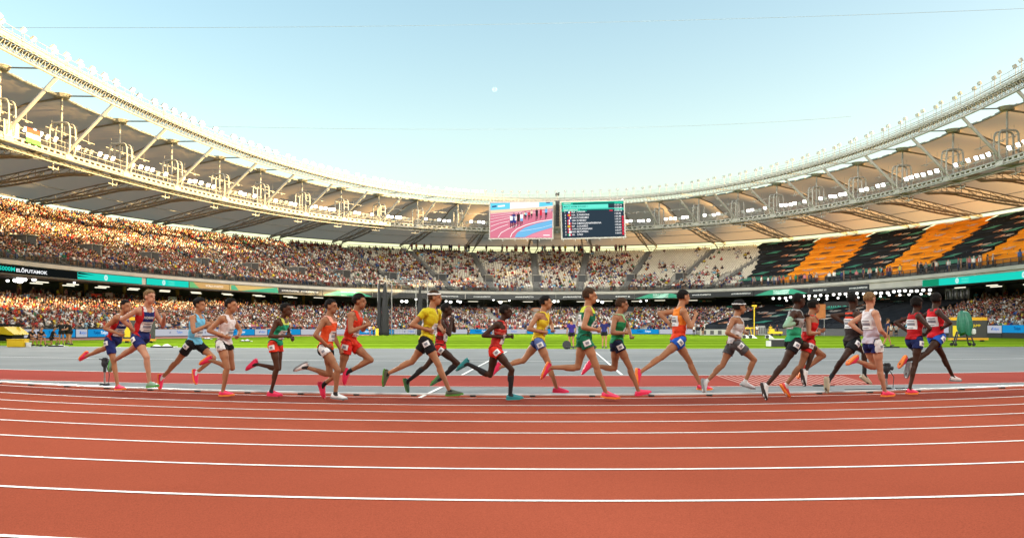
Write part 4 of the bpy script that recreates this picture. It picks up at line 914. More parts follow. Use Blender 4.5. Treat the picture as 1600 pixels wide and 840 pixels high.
# ------------------------------------------------------------------ seat covers on the right
M_tb = mat('black seat cover', (.026, .029, .034), .9, var=.2, scale=.8, bump=.5, bscale=3, spec=0); M_to = mat('orange seat cover', (.90, .30, .025), .8, var=.12, scale=.7, bump=.5, bscale=3, spec=0)
M_tg = mat('cover green print', (.03, .30, .22), .7); M_tw = mat('cover pale print', (.62, .55, .50), .7); M_tor = mat('cover emblem', (.72, .30, .16), .7); M_tgrey = mat('cover grey print', (.18, .19, .2), .7)
def cover(tier, r0, r1, sa, sb_, m_, deco, label, group, lip=.95):
    # a sheet laid over the seat backs of rows r0..r1: rises from the front of the block and lies over it
    OF, ZF = (uoff, lambda r: up(r)[1]) if tier == 'up' else (loff, lz)
    def Q(s, t, lift=0.0):      # t 0..1 from front hem up over the seats
        r = r0+(r1-r0)*t; z = ZF(r)+.90*(1 if t > .02 else .0); z = ZF(r)+.92-(.62 if t < .01 else 0)
        q = P(s, float(OF(s, r))+.55, z); n_ = nrm(s); return q-n_*(.05+lift*.8)+Vector((0, 0, lift))
    mb = MB(); K = max(2, int(abs(sb_-sa)/1.2)); Tt = [0, .02]+[k/max(1, (r1-r0)*2) for k in range(1, int((r1-r0)*2)+1)]
    for j in range(K+1):
        for t in Tt:
            q = Q(sa+(sb_-sa)*j/K, t); w_ = .025*math.sin(j*2.1+t*7)+.015*rng.random(); mb.v.append((q.x, q.y, q.z+w_))
    W_ = len(Tt)
    for j in range(K):
        for k in range(W_-1): a_ = j*W_+k; mb.f.append((a_, a_+W_, a_+W_+1, a_+1)); mb.m.append(0)
    s = (sa+sb_)/2; root = empty('seat_cover', Q(s, 0)); tag(root, label, 'cover', group)
    mb.build('sheet', m_, root)
    pm = [MB() for _ in range(4)]
    def mark(s, t, kind):
        L = 1.0/max(.3, (Q(s+.5, t)-Q(s-.5, t)).length)
        dt = 1.0/(r1-r0)
        def poly(pts, k, lift=.09): pm[k].add([Q(s+a_*L, min(.98, max(.03, t+b_*dt*1.7)), lift) for a_, b_ in pts], [tuple(range(len(pts)))])
        if kind == 'logo':
            poly([(.75*math.cos(a_), .05+.75*math.sin(a_)) for a_ in [math.pi*k/7 for k in range(8)]], 2); poly([(.36*math.cos(a_), .08+.36*math.sin(a_)) for a_ in [math.pi*k/5 for k in range(6)]], 3, .12)
            for b_ in (.0, .32): poly([(1.0, b_+.05), (2.6, b_+.05), (2.6, b_+.25), (1.0, b_+.25)], 1)
        elif kind == 'green':
            for k in range(4): poly([(-1.3+k*.55, -.3), (-.9+k*.55, -.3), (.1+k*.45, .45), (-.4+k*.45, .40)], 0)
            poly([(-1.6, -.42), (1.0, -.35), (1.0, -.2), (-1.4, -.22)], 0)
        elif kind == 'text':
            for b_ in (-.2, .15): poly([(-1.1, b_), (1.1, b_), (1.1, b_+.2), (-1.1, b_+.2)], 3)
        elif kind == 'pale':
            poly([(-.35+.3*math.cos(a_)-.6, .3*math.sin(a_)+.1) for a_ in [math.pi*k/5 for k in range(6)]], 1)
            for b_ in (-.2, .15): poly([(-.3, b_), (1.3, b_), (1.3, b_+.2), (-.3, b_+.2)], 1)
        elif kind == 'big':
            for k in range(9): poly([(-6+k*1.2, -.8), (-5+k*1.2, -.8), (-3.6+k*1.15, .75), (-4.6+k*1.15, .5)], 0)
            poly([(-7.5, -.9), (3, -.9), (3.6, -.7), (-7.0, -.7)], 0)
    for (fs, t, kind) in deco: mark(sa+(sb_-sa)*fs, t, kind)
    for k, (nm, mm_) in enumerate((('green_print', M_tg), ('pale_print', M_tw), ('emblem_print', M_tor), ('grey_print', M_black))):
        if pm[k].v: pm[k].build(nm, mm_, root)
    return root
def stepped(bl, br, color, nb, label, group):     # a block with stair shaped ends, in bands
    for k in range(nb):
        r0 = NR*k/nb+.2; r1 = NR*(k+1)/nb-.35; rm = (r0+r1)/2; sa, sb_ = s_row(*bl, rm), s_row(*br, rm)
        if color is M_to: deco = [(.72, .55, 'text'), (.3, .45, 'pale')] if k % 2 else [(.3, .5, 'text'), (.75, .5, 'pale')]
        else: deco = [(f_, .5, ('logo', 'green')[(k+j) % 2]) for j, f_ in enumerate((.25, .72) if k % 2 else (.48, .86))]
        if k == 0: deco = [(.5, .45, 'big')] if color is M_tb else deco
        wd = ('lowest', 'second', 'third', 'fourth', 'fifth', 'sixth', 'seventh', 'top')[k]
        cover('up', r0, r1, sa, sb_, color, deco, '%s %s' % (wd+' strip of the', label), group)
stepped((1160, 1184), (1214, 1274), M_tb, 8, 'left black seat cover block of the upper tier', 'black seat covers of the upper tier')
stepped((1218, 1278), (1288, 1358), M_to, 8, 'left orange seat cover block of the upper tier', 'orange seat covers of the upper tier')
stepped((1292, 1362), (1364, 1450), M_tb, 8, 'middle black seat cover block of the upper tier', 'black seat covers of the upper tier')
stepped((1368, 1455), (1434, 1550), M_to, 8, 'middle orange seat cover block of the upper tier', 'orange seat covers of the upper tier')
stepped((1438, 1555), (1508, 1640), M_tb, 8, 'right black seat cover block of the upper tier', 'black seat covers of the upper tier')
stepped((1512, 1650), (1600, 1740), M_to, 8, 'right orange seat cover block of the upper tier', 'orange seat covers of the upper tier')
def lowcov(f0, f1, deco, label, big=None):
    sa, sb_ = LB[0]+(LB[1]-LB[0])*f0, LB[0]+(LB[1]-LB[0])*f1
    return cover('lo', .3, NRL-.3, sa, sb_, M_tb, deco, label, 'black seat covers of the lower tier'), sa, sb_
dz = lambda seed, n_: [(random.Random(seed+i).uniform(.12, .85), (i+.5)/n_, ('logo', 'green', 'logo', 'pale')[i % 4]) for i in range(n_)]
lowcov(0, .34, dz(1, 13), 'left black printed cover over the lower seats beside the last occupied block'); lowcov(.345, .66, dz(40, 13), 'middle black printed cover over the lower seats')
rt, sa, sb_ = lowcov(.665, .985, [], 'right black cover over the lower seats reading #WABUDAPEST23')
# hashtag board standing on the right cover
c1, c2 = P(s_at(1288, oG, 4), float(oF(sa))+7, 0), P(s_at(1345, oG, 4), float(oF(sb_))+7, 0)
A_, B_ = at(1288, 483, c1.y), at(1350, 481, c2.y); r_ = (B_-A_); L = r_.length; r_.z = 0; r_.normalize(); hb = empty('hashtag_board', (A_+B_)/2); tag(hb, 'dark board with teal letters #WABUDAPEST on the covered lower seats', 'board')
m = MB(); m.box((A_+B_)/2, (L, .15, 2.6), (r_, Vector((-r_.y, r_.x, 0)), Vector((0, 0, 1)))); m.box((A_+B_)/2-Vector((0, 0, 2.2)), (L*.9, .12, 2.0), (r_, Vector((-r_.y, r_.x, 0)), Vector((0, 0, 1)))); m.build('panel', M_black, hb)
text_obj('#WABUDAPEST', 1.15, mat('teal lettering', (.05, .45, .36), .6), hb, frame_M((A_+B_)/2+Vector((r_.y, -r_.x, 0))*.09, r_, Vector((0, 0, 1))), bold=.02, width=L*.9)
# tall printed backdrop behind the covered lower seats
bko = lambda s: oG(s)+.2
bk = band_panel(1090, 1460, bko, 3.6, 6.9, .12, M_tb, 'backdrop', None, 'backdrop', 'tall black printed backdrop closing the concourse above the covered lower seats')
Rb = random.Random(11); sets = [MB(), MB(), MB()]; sa0, sa1 = s_at(1094, bko, 5), s_at(1456, bko, 5)
for i in range(34):
    s = Rb.uniform(sa0, sa1); z = Rb.choice((4.6, 5.3, 6.0, 6.6))+Rb.uniform(-.15, .15); T_ = tng(s); c = P(s, float(bko(s))-.09, z); k = i % 3
    if k == 0:
        sets[0].add([c+T_*(.45*math.cos(a_))+Vector((0, 0, .3*math.sin(a_))) for a_ in np.linspace(0, math.pi, 8)], [tuple(range(8))]); sets[1].box(c+T_*1.2+Vector((0, 0, .12)), (1.1, .02, .16), math.atan2(T_.y, T_.x))
    else:
        for j in range(4): sets[2].add([c+T_*(-1+.5*j), c+T_*(-.7+.5*j), c+T_*(-.2+.45*j)+Vector((0, 0, .35)), c+T_*(-.5+.45*j)+Vector((0, 0, .35))], [(0, 1, 2, 3)])
for q, nm, m_ in zip(sets, ('emblem_print', 'pale_print', 'green_print'), (M_tor, M_tw, M_tg)): q.build(nm, m_, bk)
# logo panels on the parapet behind the lower tier, centre
for i, (p1, p2, tx) in enumerate(((606, 668, 0), (672, 740, 0), (748, 815, 0), (822, 898, 0), (905, 975, 0), (980, 1078, 0))):
    q_o = lambda s: oG(s)+.4
    pos_w = ('left of the yellow shirted runner', 'right of the yellow shirted runner', 'below the video screen left', 'below the video screen right', 'below the scoreboard', 'right of the scoreboard')[i]
    o = band_panel(p1, p2, q_o, 4.75, 5.85, .15, mat('slate panel', (.035, .045, .06), .6), 'parapet_panel', None, 'panel', 'dark parapet panel with round emblem '+pos_w)
    s = s_at(p1+16, q_o, 5.3); T_ = tng(s); mb = MB(); c = P(s, q_o(s)-.10, 5.28)
    mb.add([c+T_*(1.2*math.cos(a_))+Vector((0, 0, .45*math.sin(a_))) for a_ in np.linspace(0, 6.28, 16, endpoint=False)], [tuple(range(16))]); a2 = mb.build('emblem', M_tor, o, None)
    mb = MB(); c2_ = P(s, q_o(s)-.12, 5.22); mb.add([c2_+T_*(.75*math.cos(a_))+Vector((0, 0, .28*math.sin(a_))) for a_ in np.linspace(0, 6.28, 12, endpoint=False)], [tuple(range(12))]); mb.build('emblem', M_tw, o, None)
    mb = MB()
    for k in range(2): mb.box(P(s_at(p1+38, q_o, 5.3), q_o(s)-.11, 5.05+.42*k), (3.0, .03, .26), math.atan2(T_.y, T_.x))
    mb.build('print', M_tgrey, o, None)
# lamps of the concourse
M_bulb = emit('concourse lamp', (1.0, .97, .9), 6.0)
lm = MB(); lm.ell((0, 0, -.05), (.24, .24, .20), n=10, m=6, mi=1); lm.tube([(0, 0, .35), (0, 0, .05)], [.06, .16], 8, mi=0); lmesh = lm.mesh('ceiling_lamp', [M_black, M_bulb], True)
def lamp(px, py, D, label, sc=1.0):
    o = bpy.data.objects.new('ceiling_lamp', lmesh); C.objects.link(o); o.location = at(px, py, D); o.scale = (sc,)*3; tag(o, label, 'lamp', 'round white lamps hanging under the upper tier')
R = random.Random(5)
def Dof(px, off=6.5): s = s_at(px, lambda s: oE(s)+off, 6); return P(s, float(oE(s))+off).y
for i in range(27):
    px = 1208+i*9.4+R.uniform(-1, 1); t = (px-1208)/250
    lamp(px, 465-13*t+R.uniform(-1, 1), Dof(px, 4), '%s lamp from the left in the upper bright row under the right banners' % ORD[i], 1.05)
for i in range(15):
    px = 1230+i*16+R.uniform(-2, 2); lamp(px, 470-13*(px-1208)/250+R.uniform(-1, 1), Dof(px, 6), '%s lamp from the left in the lower bright row under the right banners' % ORD[i], .8)
for px, py, sc in ((628, 470, 1.3), (635, 470, 1.5), (650, 467, 1), (697, 470, 1), (704, 471, 1.4), (715, 470, 1), (719, 471, 1.3), (771, 468, .8), (782, 471, 1.6), (796, 469, .8), (866, 470, 1.5), (872, 470, 1.1), (934, 469, 1.2), (941, 471, 1.5), (1001, 470, 1), (1010, 469, .9), (24, 437, 1.2), (31, 436, 2.0), (39, 436, 1), (53, 436, 1.1), (116, 441, .6), (12, 438, .8)):
    lamp(px, py, Dof(px), '%s round concourse lamp %s' % ('large' if sc > 1.3 else ('medium' if sc > .95 else 'small'), {628: 'leftmost inside the cage', 635: 'second inside the cage', 650: 'left of the yellow shirt', 697: 'just right of the yellow shirt', 704: 'second right of the yellow shirt', 715: 'third right of the yellow shirt', 719: 'fourth right of the yellow shirt', 771: 'left of the dark head in red', 782: 'above the dark head in red', 796: 'right of the dark head in red', 866: 'beside the head of the yellow vest', 872: 'right of the yellow vest head', 934: 'beside the head of the tall green runner', 941: 'right of the tall green runner', 1001: 'right of the second green vest', 1010: 'farthest right of the middle ones', 24: 'second at the far left', 31: 'brightest at the far left', 39: 'third at the far left', 53: 'fourth at the far left', 116: 'below the end of the black banner', 12: 'first at the far left'}[px]), sc)
M_strip = emit('strip lamp', (1, .93, .72), 1.6)
sm2 = MB(); sm2.box((0, 0, 0), (2.2, .2, .1), None, 1); sm2.box((0, 0, .08), (2.3, .3, .06)); stmesh = sm2.mesh('strip_lamp', [M_steelD, M_strip])
for i, px in enumerate(list(range(66, 520, 24))+list(range(744, 1090, 41))+list(range(1500, 1600, 25))):
    s = s_at(px, lambda s: oE(s)+5, 7); q = P(s, float(oE(s))+5+(3 if i % 2 else 0), 6.95); o = bpy.data.objects.new('strip_lamp', stmesh); C.objects.link(o); o.location = q; T_ = tng(s); o.rotation_euler = (0, 0, math.atan2(T_.y, T_.x))
    tag(o, '%s pale strip lamp from the left on the ceiling under the upper tier' % (ORD[i] if i < 30 else ('last but one', 'last')[i-30]), 'lamp', 'strip lamps under the upper tier')
# glazed doors on the right
s1, s2 = s_at(1478, lambda s: oG(s)+.5, 6), s_at(1513, lambda s: oG(s)+.5, 6); gd = empty('glazed_booth', P((s1+s2)/2, float(oG(s1))+.5, 4.83)); tag(gd, 'pale framed glazed booth with four tall panes under the teal banner on the right', 'booth')
A_, B_ = P(s1, float(oG(s1))+.5, 0), P(s2, float(oG(s2))+.5, 0); r_ = B_-A_; L = r_.length; r_.normalize(); ax = (r_, Vector((-r_.y, r_.x, 0)), Vector((0, 0, 1)))
m = MB(); m.box((A_+B_)/2+ax[1]*1.5+Vector((0, 0, 6.0)), (L, 2.6, 2.3), ax); m.build('cabin', mat('booth glass', (.05, .06, .055), .15), gd)
m = MB()
for k in range(5): m.box(A_+r_*(L*k/4)+Vector((0, 0, 6.0)), (.14, .14, 2.3), ax)
for z in (4.9, 7.1): m.box((A_+B_)/2+Vector((0, 0, z)), (L+.2, .16, .16), ax)
m.build('frame', M_steel, gd)
# ------------------------------------------------------------------ people
SK = {'pale': (.50, .25, .155), 'tan': (.40, .185, .095), 'olive': (.33, .15, .078), 'brown': (.17, .075, .040), 'dark': (.085, .034, .018), 'deep': (.050, .022, .013)}
HAIR = {'black': (.012, .010, .009), 'brown': (.06, .032, .018), 'fair': (.22, .13, .06), 'ginger': (.12, .06, .025)}
M_eye = mat('eye dark', (.02, .014, .012), .3); M_lip = mat('lips', (.30, .10, .08), .6); M_bib = mat('bib white', (.78, .78, .78), .7); M_ink = mat('bib print', (.22, .23, .27), .7)
def seg_d(p, a, b):
    d = b-a; L2 = d.length_squared; t = 0 if L2 < 1e-9 else max(0, min(1, (p-a).dot(d)/L2)); return (p-a-d*t).length, t
def ik(A, B, L1, L2, pole):
    d = B-A; L = d.length; mx_ = (L1+L2)*.998
    if L > mx_: k = L/mx_; L1 *= k; L2 *= k
    u = d.normalized(); a_ = (L1*L1-L2*L2+L*L)/(2*L); h_ = math.sqrt(max(1e-6, L1*L1-a_*a_)); v = (pole-A)-u*(pole-A).dot(u)
    v = v.normalized() if v.length > 1e-5 else Vector((1, 0, 0)); return A+u*a_+v*h_
def person(label, J, Fw, spec, group=None, h=1.78, voxel=.0115):
    """J: joints in metres (world): hip, neck, head, shL, shR, elL, elR, wrL, wrR, knL, knR, anL, anR, toL, toR"""
    k = h/1.78; Z = Vector((0, 0, 1)); Fw = Fw.normalized(); Lf = Z.cross(Fw).normalized(); J = {a_: Vector(b_) for a_, b_ in J.items()}
    up_ = (J['neck']-J['hip']).normalized(); tf = (Fw-up_*Fw.dot(up_)).normalized(); tl = up_.cross(tf)
    m = MB(); g = spec.get('girth', 1.0)*k
    hipL, hipR = J['hip']+Lf*.095*k, J['hip']-Lf*.095*k
    # torso
    fr = (tl, tf, up_)
    m.ell(J['hip']+up_*.03*k, (.142*g, .098*g, .12*k), fr, 16, 10)
    wst = J['hip'].lerp(J['neck'], .36); chs = J['hip'].lerp(J['neck'], .68)
    m.ell(wst, (.136*g, .098*g, .18*k), fr, 16, 10); m.ell(chs+tf*.012, (.165*g, .112*g, .175*k), fr, 16, 10); m.ell(J['hip'].lerp(J['neck'], .86), (.155*g, .085*g, .085*k), fr, 16, 8)
    for sd_ in (1, -1): m.ell(chs+tf*.065*g+tl*(sd_*.065)+up_*.03, (.075, .05, .07), fr)
    for sd_ in (1, -1): m.ell(J['hip']-tf*.035*g+Lf*(sd_*.062)-up_*.03*k, (.072*g, .075*g, .09*k), fr)
    m.cap(J['neck']-up_*.05*k, J['head']-Z*.03*k-(spec.get('look', Fw)).normalized()*.012, .062*g, .054*g)
    hk = spec.get('head', 1.05)*k; hf = (spec.get('look', Fw)).normalized(); hl = Z.cross(hf).normalized(); hd_ = J['head']; ha = (hl, hf, Z)
    m.ell(hd_+Z*.028*hk-hf*.012*hk, (.074*hk, .094*hk, .090*hk), ha, 18, 12); m.ell(hd_-Z*.045*hk+hf*.022*hk, (.056*hk, .066*hk, .068*hk), ha, 14, 10); m.ell(hd_-Z*.085*hk+hf*.058*hk, (.026*hk, .024*hk, .022*hk), ha)
    m.ell(hd_-Z*.012*hk+hf*.092*hk, (.013*hk, .024*hk, .026*hk), ha); m.ell(hd_+Z*.03*hk+hf*.070*hk, (.052*hk, .024*hk, .016*hk), ha); m.ell(hd_-Z*.052*hk+hf*.080*hk, (.024*hk, .014*hk, .014*hk), ha)
    for sd_ in (1, -1): m.ell(hd_+hl*(sd_*.076*hk)-hf*.004*hk-Z*.005*hk, (.013*hk, .024*hk, .034*hk), ha)
    bones = {'torso': (J['hip'], J['neck'])}
    for S_, hp in (('L', hipL), ('R', hipR)):
        sh, el, wr, kn, an_ = J['sh'+S_], J['el'+S_], J['wr'+S_], J['kn'+S_], J['an'+S_]
        m.cap(J['neck']-up_*.03*k, sh+up_*.005, .048*g, .048*g); m.ell(sh-Z*.005, (.062*g, .062*g, .062*g))
        m.cap(sh, el, .049*g, .039*g); m.cap(sh.lerp(el, .45), sh.lerp(el, .62), .047*g, .045*g); m.cap(el, el.lerp(wr, .35), .038*g, .041*g); m.cap(el.lerp(wr, .3), wr, .041*g, .026*g)
        m.cap(hp, kn, .080*g, .052*g); m.cap(hp.lerp(kn, .15), hp.lerp(kn, .55), .084*g, .076*g); m.ell(kn, (.053*g,)*3)
        sh_d = (an_-kn).normalized(); bk_ = (-(Fw-sh_d*Fw.dot(sh_d))).normalized() if abs(Fw.dot(sh_d)) < .97 else -Z
        m.cap(kn, kn.lerp(an_, .5), .047*g, .042*g); m.cap(kn.lerp(an_, .45), an_, .043*g, .031*g); m.cap(kn.lerp(an_, .14)+bk_*.022, kn.lerp(an_, .40)+bk_*.020, .045*g, .041*g)
        toe = J['to'+S_]; m.cap(an_, an_.lerp(toe, .75), .034, .026)
        bones['thigh'+S_] = (hp, kn); bones['shin'+S_] = (kn, an_); bones['arm'+S_] = (sh, el); bones['fore'+S_] = (el, wr)
    body = fuse(m, voxel, 3)
    base = Vector((J['hip'].x, J['hip'].y, 0)); root = empty('person', base); tag(root, label, 'person', group)
    # hands: palm, four bent fingers of unequal length, thumb; kept as islands rooted inside the wrist of the same mesh
    hm = MB()
    for S_, sg in (('L', 1), ('R', -1)):
        wr, el = J['wr'+S_], J['el'+S_]; d = (wr-el).normalized(); inn = (-Lf*sg-d*(-Lf*sg).dot(d)).normalized(); wd = d.cross(inn).normalized()
        if wd.z < 0: wd = -wd           # thumb side up
        pc = wr+d*.052*k; hm.ell(pc, (.044*k, .018*k, .036*k), (d, inn, wd), 12, 8); hm.cap(wr-d*.02, pc, .024*k, .022*k, 10)
        for q, (o_, ln_) in enumerate(((.027, .072), (.010, .080), (-.008, .074), (-.025, .058))):
            a0 = wr+d*.086*k+wd*o_*k; a1 = a0+(d*.75+inn*.55).normalized()*ln_*.45*k; a2 = a1+(d*-.05+inn*1.0).normalized()*ln_*.33*k; a3 = a2+(-d*.8+inn*.35).normalized()*ln_*.28*k
            hm.tube([a0, a1, a2, a3], [.0088*k, .0082*k, .0075*k, .005*k], 7)
        t0 = wr+d*.03*k+wd*.026*k; t1 = t0+(d*.6+wd*.6+inn*.3).normalized()*.034*k; t2 = t1+(d*.75+inn*.6).normalized()*.030*k; hm.tube([t0, t1, t2], [.011*k, .010*k, .007*k], 7)
    # eyes, brows and lips as small raised shapes of the same body mesh
    fm_ = MB()
    for sd_ in (1, -1): fm_.ell(hd_+hf*.084*hk+hl*(sd_*.030*hk)+Z*.008*hk, (.009*hk, .006*hk, .0045*hk), ha, 8, 6, 1); fm_.ell(hd_+hf*.086*hk+hl*(sd_*.031*hk)+Z*.030*hk, (.015*hk, .006*hk, .0025*hk), ha, 8, 6, 3)
    fm_.ell(hd_-Z*.054*hk+hf*.091*hk, (.020*hk, .006*hk, .0065*hk), ha, 8, 6, 2)
    sk = SK[spec['skin']]; M_skin = mat('skin '+spec['skin'], sk, .6, var=.10, scale=7, spec=.22); hc = HAIR[spec.get('hair', 'black')]; M_hair = mat('hair '+spec.get('hair', 'black'), hc, .9, var=.45, scale=45, spec=.15, bump=1.0, bscale=60)
    bv = [tuple(v.co) for v in body.vertices]; bf = [tuple(p_.vertices) for p_ in body.polygons]; nb = len(bv)
    full = MB(); full.add(bv, bf, 0); full.add(hm.v, hm.f, 0)
    o0 = len(full.v); full.v.extend(fm_.v); full.f.extend([tuple(o0+i for i in q) for q in fm_.f]); full.m.extend(fm_.m)
    full.build('body', [M_skin, M_eye, M_lip, M_hair], root, base, smooth=True)
    # classify surface points of the body by bone
    V = np.array(bv); NV_ = np.empty(nb*3); body.vertices.foreach_get('normal', NV_) if False else None
    NV_ = np.array([tuple(v.normal) for v in body.vertices])
    def segs(a, b):
        a, b = np.array(a), np.array(b); d = b-a; t = np.clip(((V-a)@d)/(d@d), 0, 1); return np.linalg.norm(V-a-t[:, None]*d, axis=1), t
    rad = {'torso': .13, 'thighL': .07, 'thighR': .07, 'shinL': .045, 'shinR': .045, 'armL': .045, 'armR': .045, 'foreL': .035, 'foreR': .035}
    D_, T_ = {}, {}
    for b_, (a_, c_) in bones.items(): D_[b_], T_[b_] = segs(a_, c_); D_[b_] = D_[b_]/rad[b_]
    names = list(bones); near = np.array([D_[b_] for b_ in names]).argmin(0)
    isb = lambda *bs: np.isin(near, [names.index(q) for q in bs])
    hv = V-np.array(hd_); hfa, hla = np.array(hf), np.array(hl); fz = hv[:, 2]; ff = hv@hfa; fl = np.abs(hv@hla); inhead = (np.linalg.norm(hv, axis=1) < .16*hk)
    upn, tfn, tln = np.array(up_), np.array(tf), np.array(tl); rel = V-np.array(J['hip']); u_t = rel@upn/(J['neck']-J['hip']).length; l_t = rel@tln; f_t = rel@tfn; sw = .19*g
    def shell(mask, off, name, m_, matf=None, loose=0.0, mats_=None, seed=0, thick=.004):
        fs = [q for q in bf if all(mask[i] for i in q)]
        if not fs: return None
        used = sorted({i for q in fs for i in q}); mp_ = {i: j for j, i in enumerate(used)}
        vs = V[used]+NV_[used]*(off[used] if hasattr(off, '__len__') else off)[:, None] if hasattr(off, '__len__') else V[used]+NV_[used]*off
        wr_ = (np.sin(V[used]@np.array([31, 17, 23])+seed)*np.sin(V[used]@np.array([-13, 29, 41])+seed*2)); vs = vs+NV_[used]*(wr_*loose)[:, None]
        sh_ = MB(); sh_.v = [tuple(q) for q in vs]; sh_.f = [tuple(mp_[i] for i in q) for q in fs]; sh_.m = [matf(V[list(q)].mean(0), q) if matf else 0 for q in fs]
        o = sh_.build(name, mats_ or m_, root, base, smooth=True); so = o.modifiers.new('thickness', 'SOLIDIFY'); so.thickness = thick; so.offset = -.5; return o
    st = spec.get('top', 'vest'); cols = spec['topc']; tmats = [mat('cloth %.3f %.3f %.3f' % c, c, .8, var=.10, scale=9, spec=.15, bump=.9, bscale=16) for c in cols]
    tors = isb('torso') & ~inhead & (u_t < .99) & (u_t > -.02)
    neckhole = (u_t > .93) & (np.abs(l_t) < .055) | (u_t > .86) & (f_t > .02) & (np.abs(l_t) < .050)
    if st == 'vest': tm = tors & ~neckhole & ~((np.abs(l_t) > .125*g) & (u_t > .74)) | (isb('thighL', 'thighR', 'armL', 'armR') & (u_t > -.01) & (u_t < .70) & (np.abs(l_t) < .155*g) & (np.abs(f_t) < .125) & isb('torso'))
    else:
        sl_ = spec.get('sleeve', .5); tm = (tors & ~neckhole) | (isb('armL') & (T_['armL'] < sl_)) | (isb('armR') & (T_['armR'] < sl_))
        if sl_ > .99: tm |= (isb('foreL') & (T_['foreL'] < .95)) | (isb('foreR') & (T_['foreR'] < .95))
    pt_ = spec.get('pattern')
    J0 = np.array(J['hip']); LL = (J['neck']-J['hip']).length
    def topf(c, q):
        r_ = c-J0; u = r_@upn/LL; l = r_@tln; f_ = r_@tfn
        if pt_ == 'sides': return 1 if abs(l) > .105 or (f_ < -.03 and u < .8) else (2 if u > .86 else 0)
        if pt_ == 'band': return 1 if .50 < u < .62 else 0
        if pt_ == 'half': return 1 if u < .45 else 0
        if pt_ == 'diag': return 1 if (u*.5+l*1.2+.1) % .22 < .08 else 0
        if pt_ == 'stripe': return 1 if .03 < l < .11 else 0
        if pt_ == 'hoops': return 1 if (u*7) % 1 < .35 and u > .5 else 0
        if pt_ == 'check': return int((math.floor(u*7)+math.floor(l*14)) % 2) if u < .55 else 0
        if pt_ == 'yoke': return 1 if u > .80 else 0
        if pt_ == 'waist': return 1 if .22 < u < .29 else 0
        return 0
    offt = np.full(nb, .010) + .012*np.clip((.35-u_t)/.35, 0, 1)
    shell(tm, offt, 'vest' if st == 'vest' else 'shirt', None, topf, .006, tmats, 1)
    lg = spec.get('leg', .38); bc = spec['botc']; bm_ = mat('cloth %.3f %.3f %.3f' % bc, bc, .8, var=.10, scale=9, spec=.15, bump=.9, bscale=16)
    bmask = (isb('torso') & (u_t < .10)) | (isb('thighL') & (T_['thighL'] < lg)) | (isb('thighR') & (T_['thighR'] < lg))
    if lg > .99: bmask |= (isb('shinL') & (T_['shinL'] < .93)) | (isb('shinR') & (T_['shinR'] < .93))
    lo_ = spec.get('loose', .010); tt = np.where(isb('thighL'), T_['thighL'], np.where(isb('thighR'), T_['thighR'], 0)); b2c = spec.get('botc2'); bmats = [bm_]+([mat('cloth %.3f %.3f %.3f' % b2c, b2c, .8)] if b2c else [])
    shell(bmask, .008+lo_*tt/max(lg, .1), 'trousers' if lg > .99 else 'shorts', None, (lambda c, q: 1 if b2c and abs((c-J0)@np.array(Lf)) > .13 else 0), .004, bmats, 3)
    if spec.get('sock'):
        sc_, hh = spec['sock']; smm = mat('sock %.3f %.3f %.3f' % sc_, sc_, .8)
        for S_ in 'LR': shell(isb('shin'+S_) & (T_['shin'+S_] > 1-hh), .004, 'sock', smm, seed=2, thick=.003)
    if spec.get('sleeves'):
        sc_ = spec['sleeves']; smm = mat('cloth %.3f %.3f %.3f' % sc_, sc_, .8)
        for S_ in 'LR': shell((isb('arm'+S_) & (T_['arm'+S_] > .35)) | (isb('fore'+S_) & (T_['fore'+S_] < .85)), .004, 'arm_sleeve', smm, thick=.003)
    hs = spec.get('hairstyle', 'short'); fro = {'short': .013, 'crop': .007, 'curly': .026, 'afro': .034, 'cap': .012}[hs]
    hmask = inhead & ((fz > .062*hk) | ((ff < .034*hk+.35*(fz-.03)) & (fz > -.025*hk-.35*ff*0) & (ff < .040*hk)) & ~((fl > .06*hk) & (fz < .030*hk) & (ff > -.015*hk))) & (fz > -.055*hk) & ~((ff > .052*hk) & (fz < .066*hk))
    offh = fro*(.55+.45*np.clip((fz+.02)/.10, 0, 1))
    shell(hmask, offh, 'cap' if hs == 'cap' else 'hair', mat('cloth %.3f %.3f %.3f' % spec['capc'], spec['capc'], .8) if hs == 'cap' else M_hair, None, fro*.35, None, 5, .006)
    if spec.get('headband'): shell(inhead & (fz > .040*hk) & (fz < .068*hk), fro+.006, 'headband', mat('headband white', (.75, .73, .70), .8))
    if spec.get('glasses'):
        gm = MB(); gm.ell(hd_+hf*.094*hk+Z*.010*hk, (.062*hk, .014*hk, .014*hk), ha, 12, 6); gm.build('sunglasses', M_black, root, base)
    # shoes
    c1, c2 = spec['shoe']; ms, mso = mat('shoe %.3f %.3f %.3f' % c1, c1, .45), mat('sole %.3f %.3f %.3f' % c2, c2, .5); fl_ = .275*k
    for S_ in 'LR':
        a_, t_ = J['an'+S_], J['to'+S_]; v = t_-a_; vl = Vector((v.dot(Fw), 0, v.z)); th = math.atan2(vl.z, vl.x)+math.radians(23); yaw_d = Fw
        d = yaw_d*math.cos(th)+Z*math.sin(th); u = yaw_d*(-math.sin(th))+Z*math.cos(th); w_ = u.cross(d).normalized()
        o_ = a_-u*.078*k-d*.065*k; sh_ = MB(); so = MB(); n_ = 12
        prof = [(0, .026, .050, .055), (.03, .034, .075, .062), (.07, .037, .098, .075), (.11, .038, .082, .070), (.16, .044, .062, .055), (.21, .046, .048, .044), (.25, .038, .036, .036), (.275, .018, .022, .025)]
        rings = []
        for (x, hw, hh, _) in prof:
            rg = []
            for q in range(n_):
                an2 = 2*math.pi*q/n_; yy = math.cos(an2)*hw; zz = math.sin(an2); zz = (hh if zz > 0 else .012)*zz; rg.append(o_+d*(x*k)+w_*yy*k+u*((.022+zz)*k))
            rings.append(rg)
        for rg in rings: sh_.v.extend([tuple(p_) for p_ in rg])
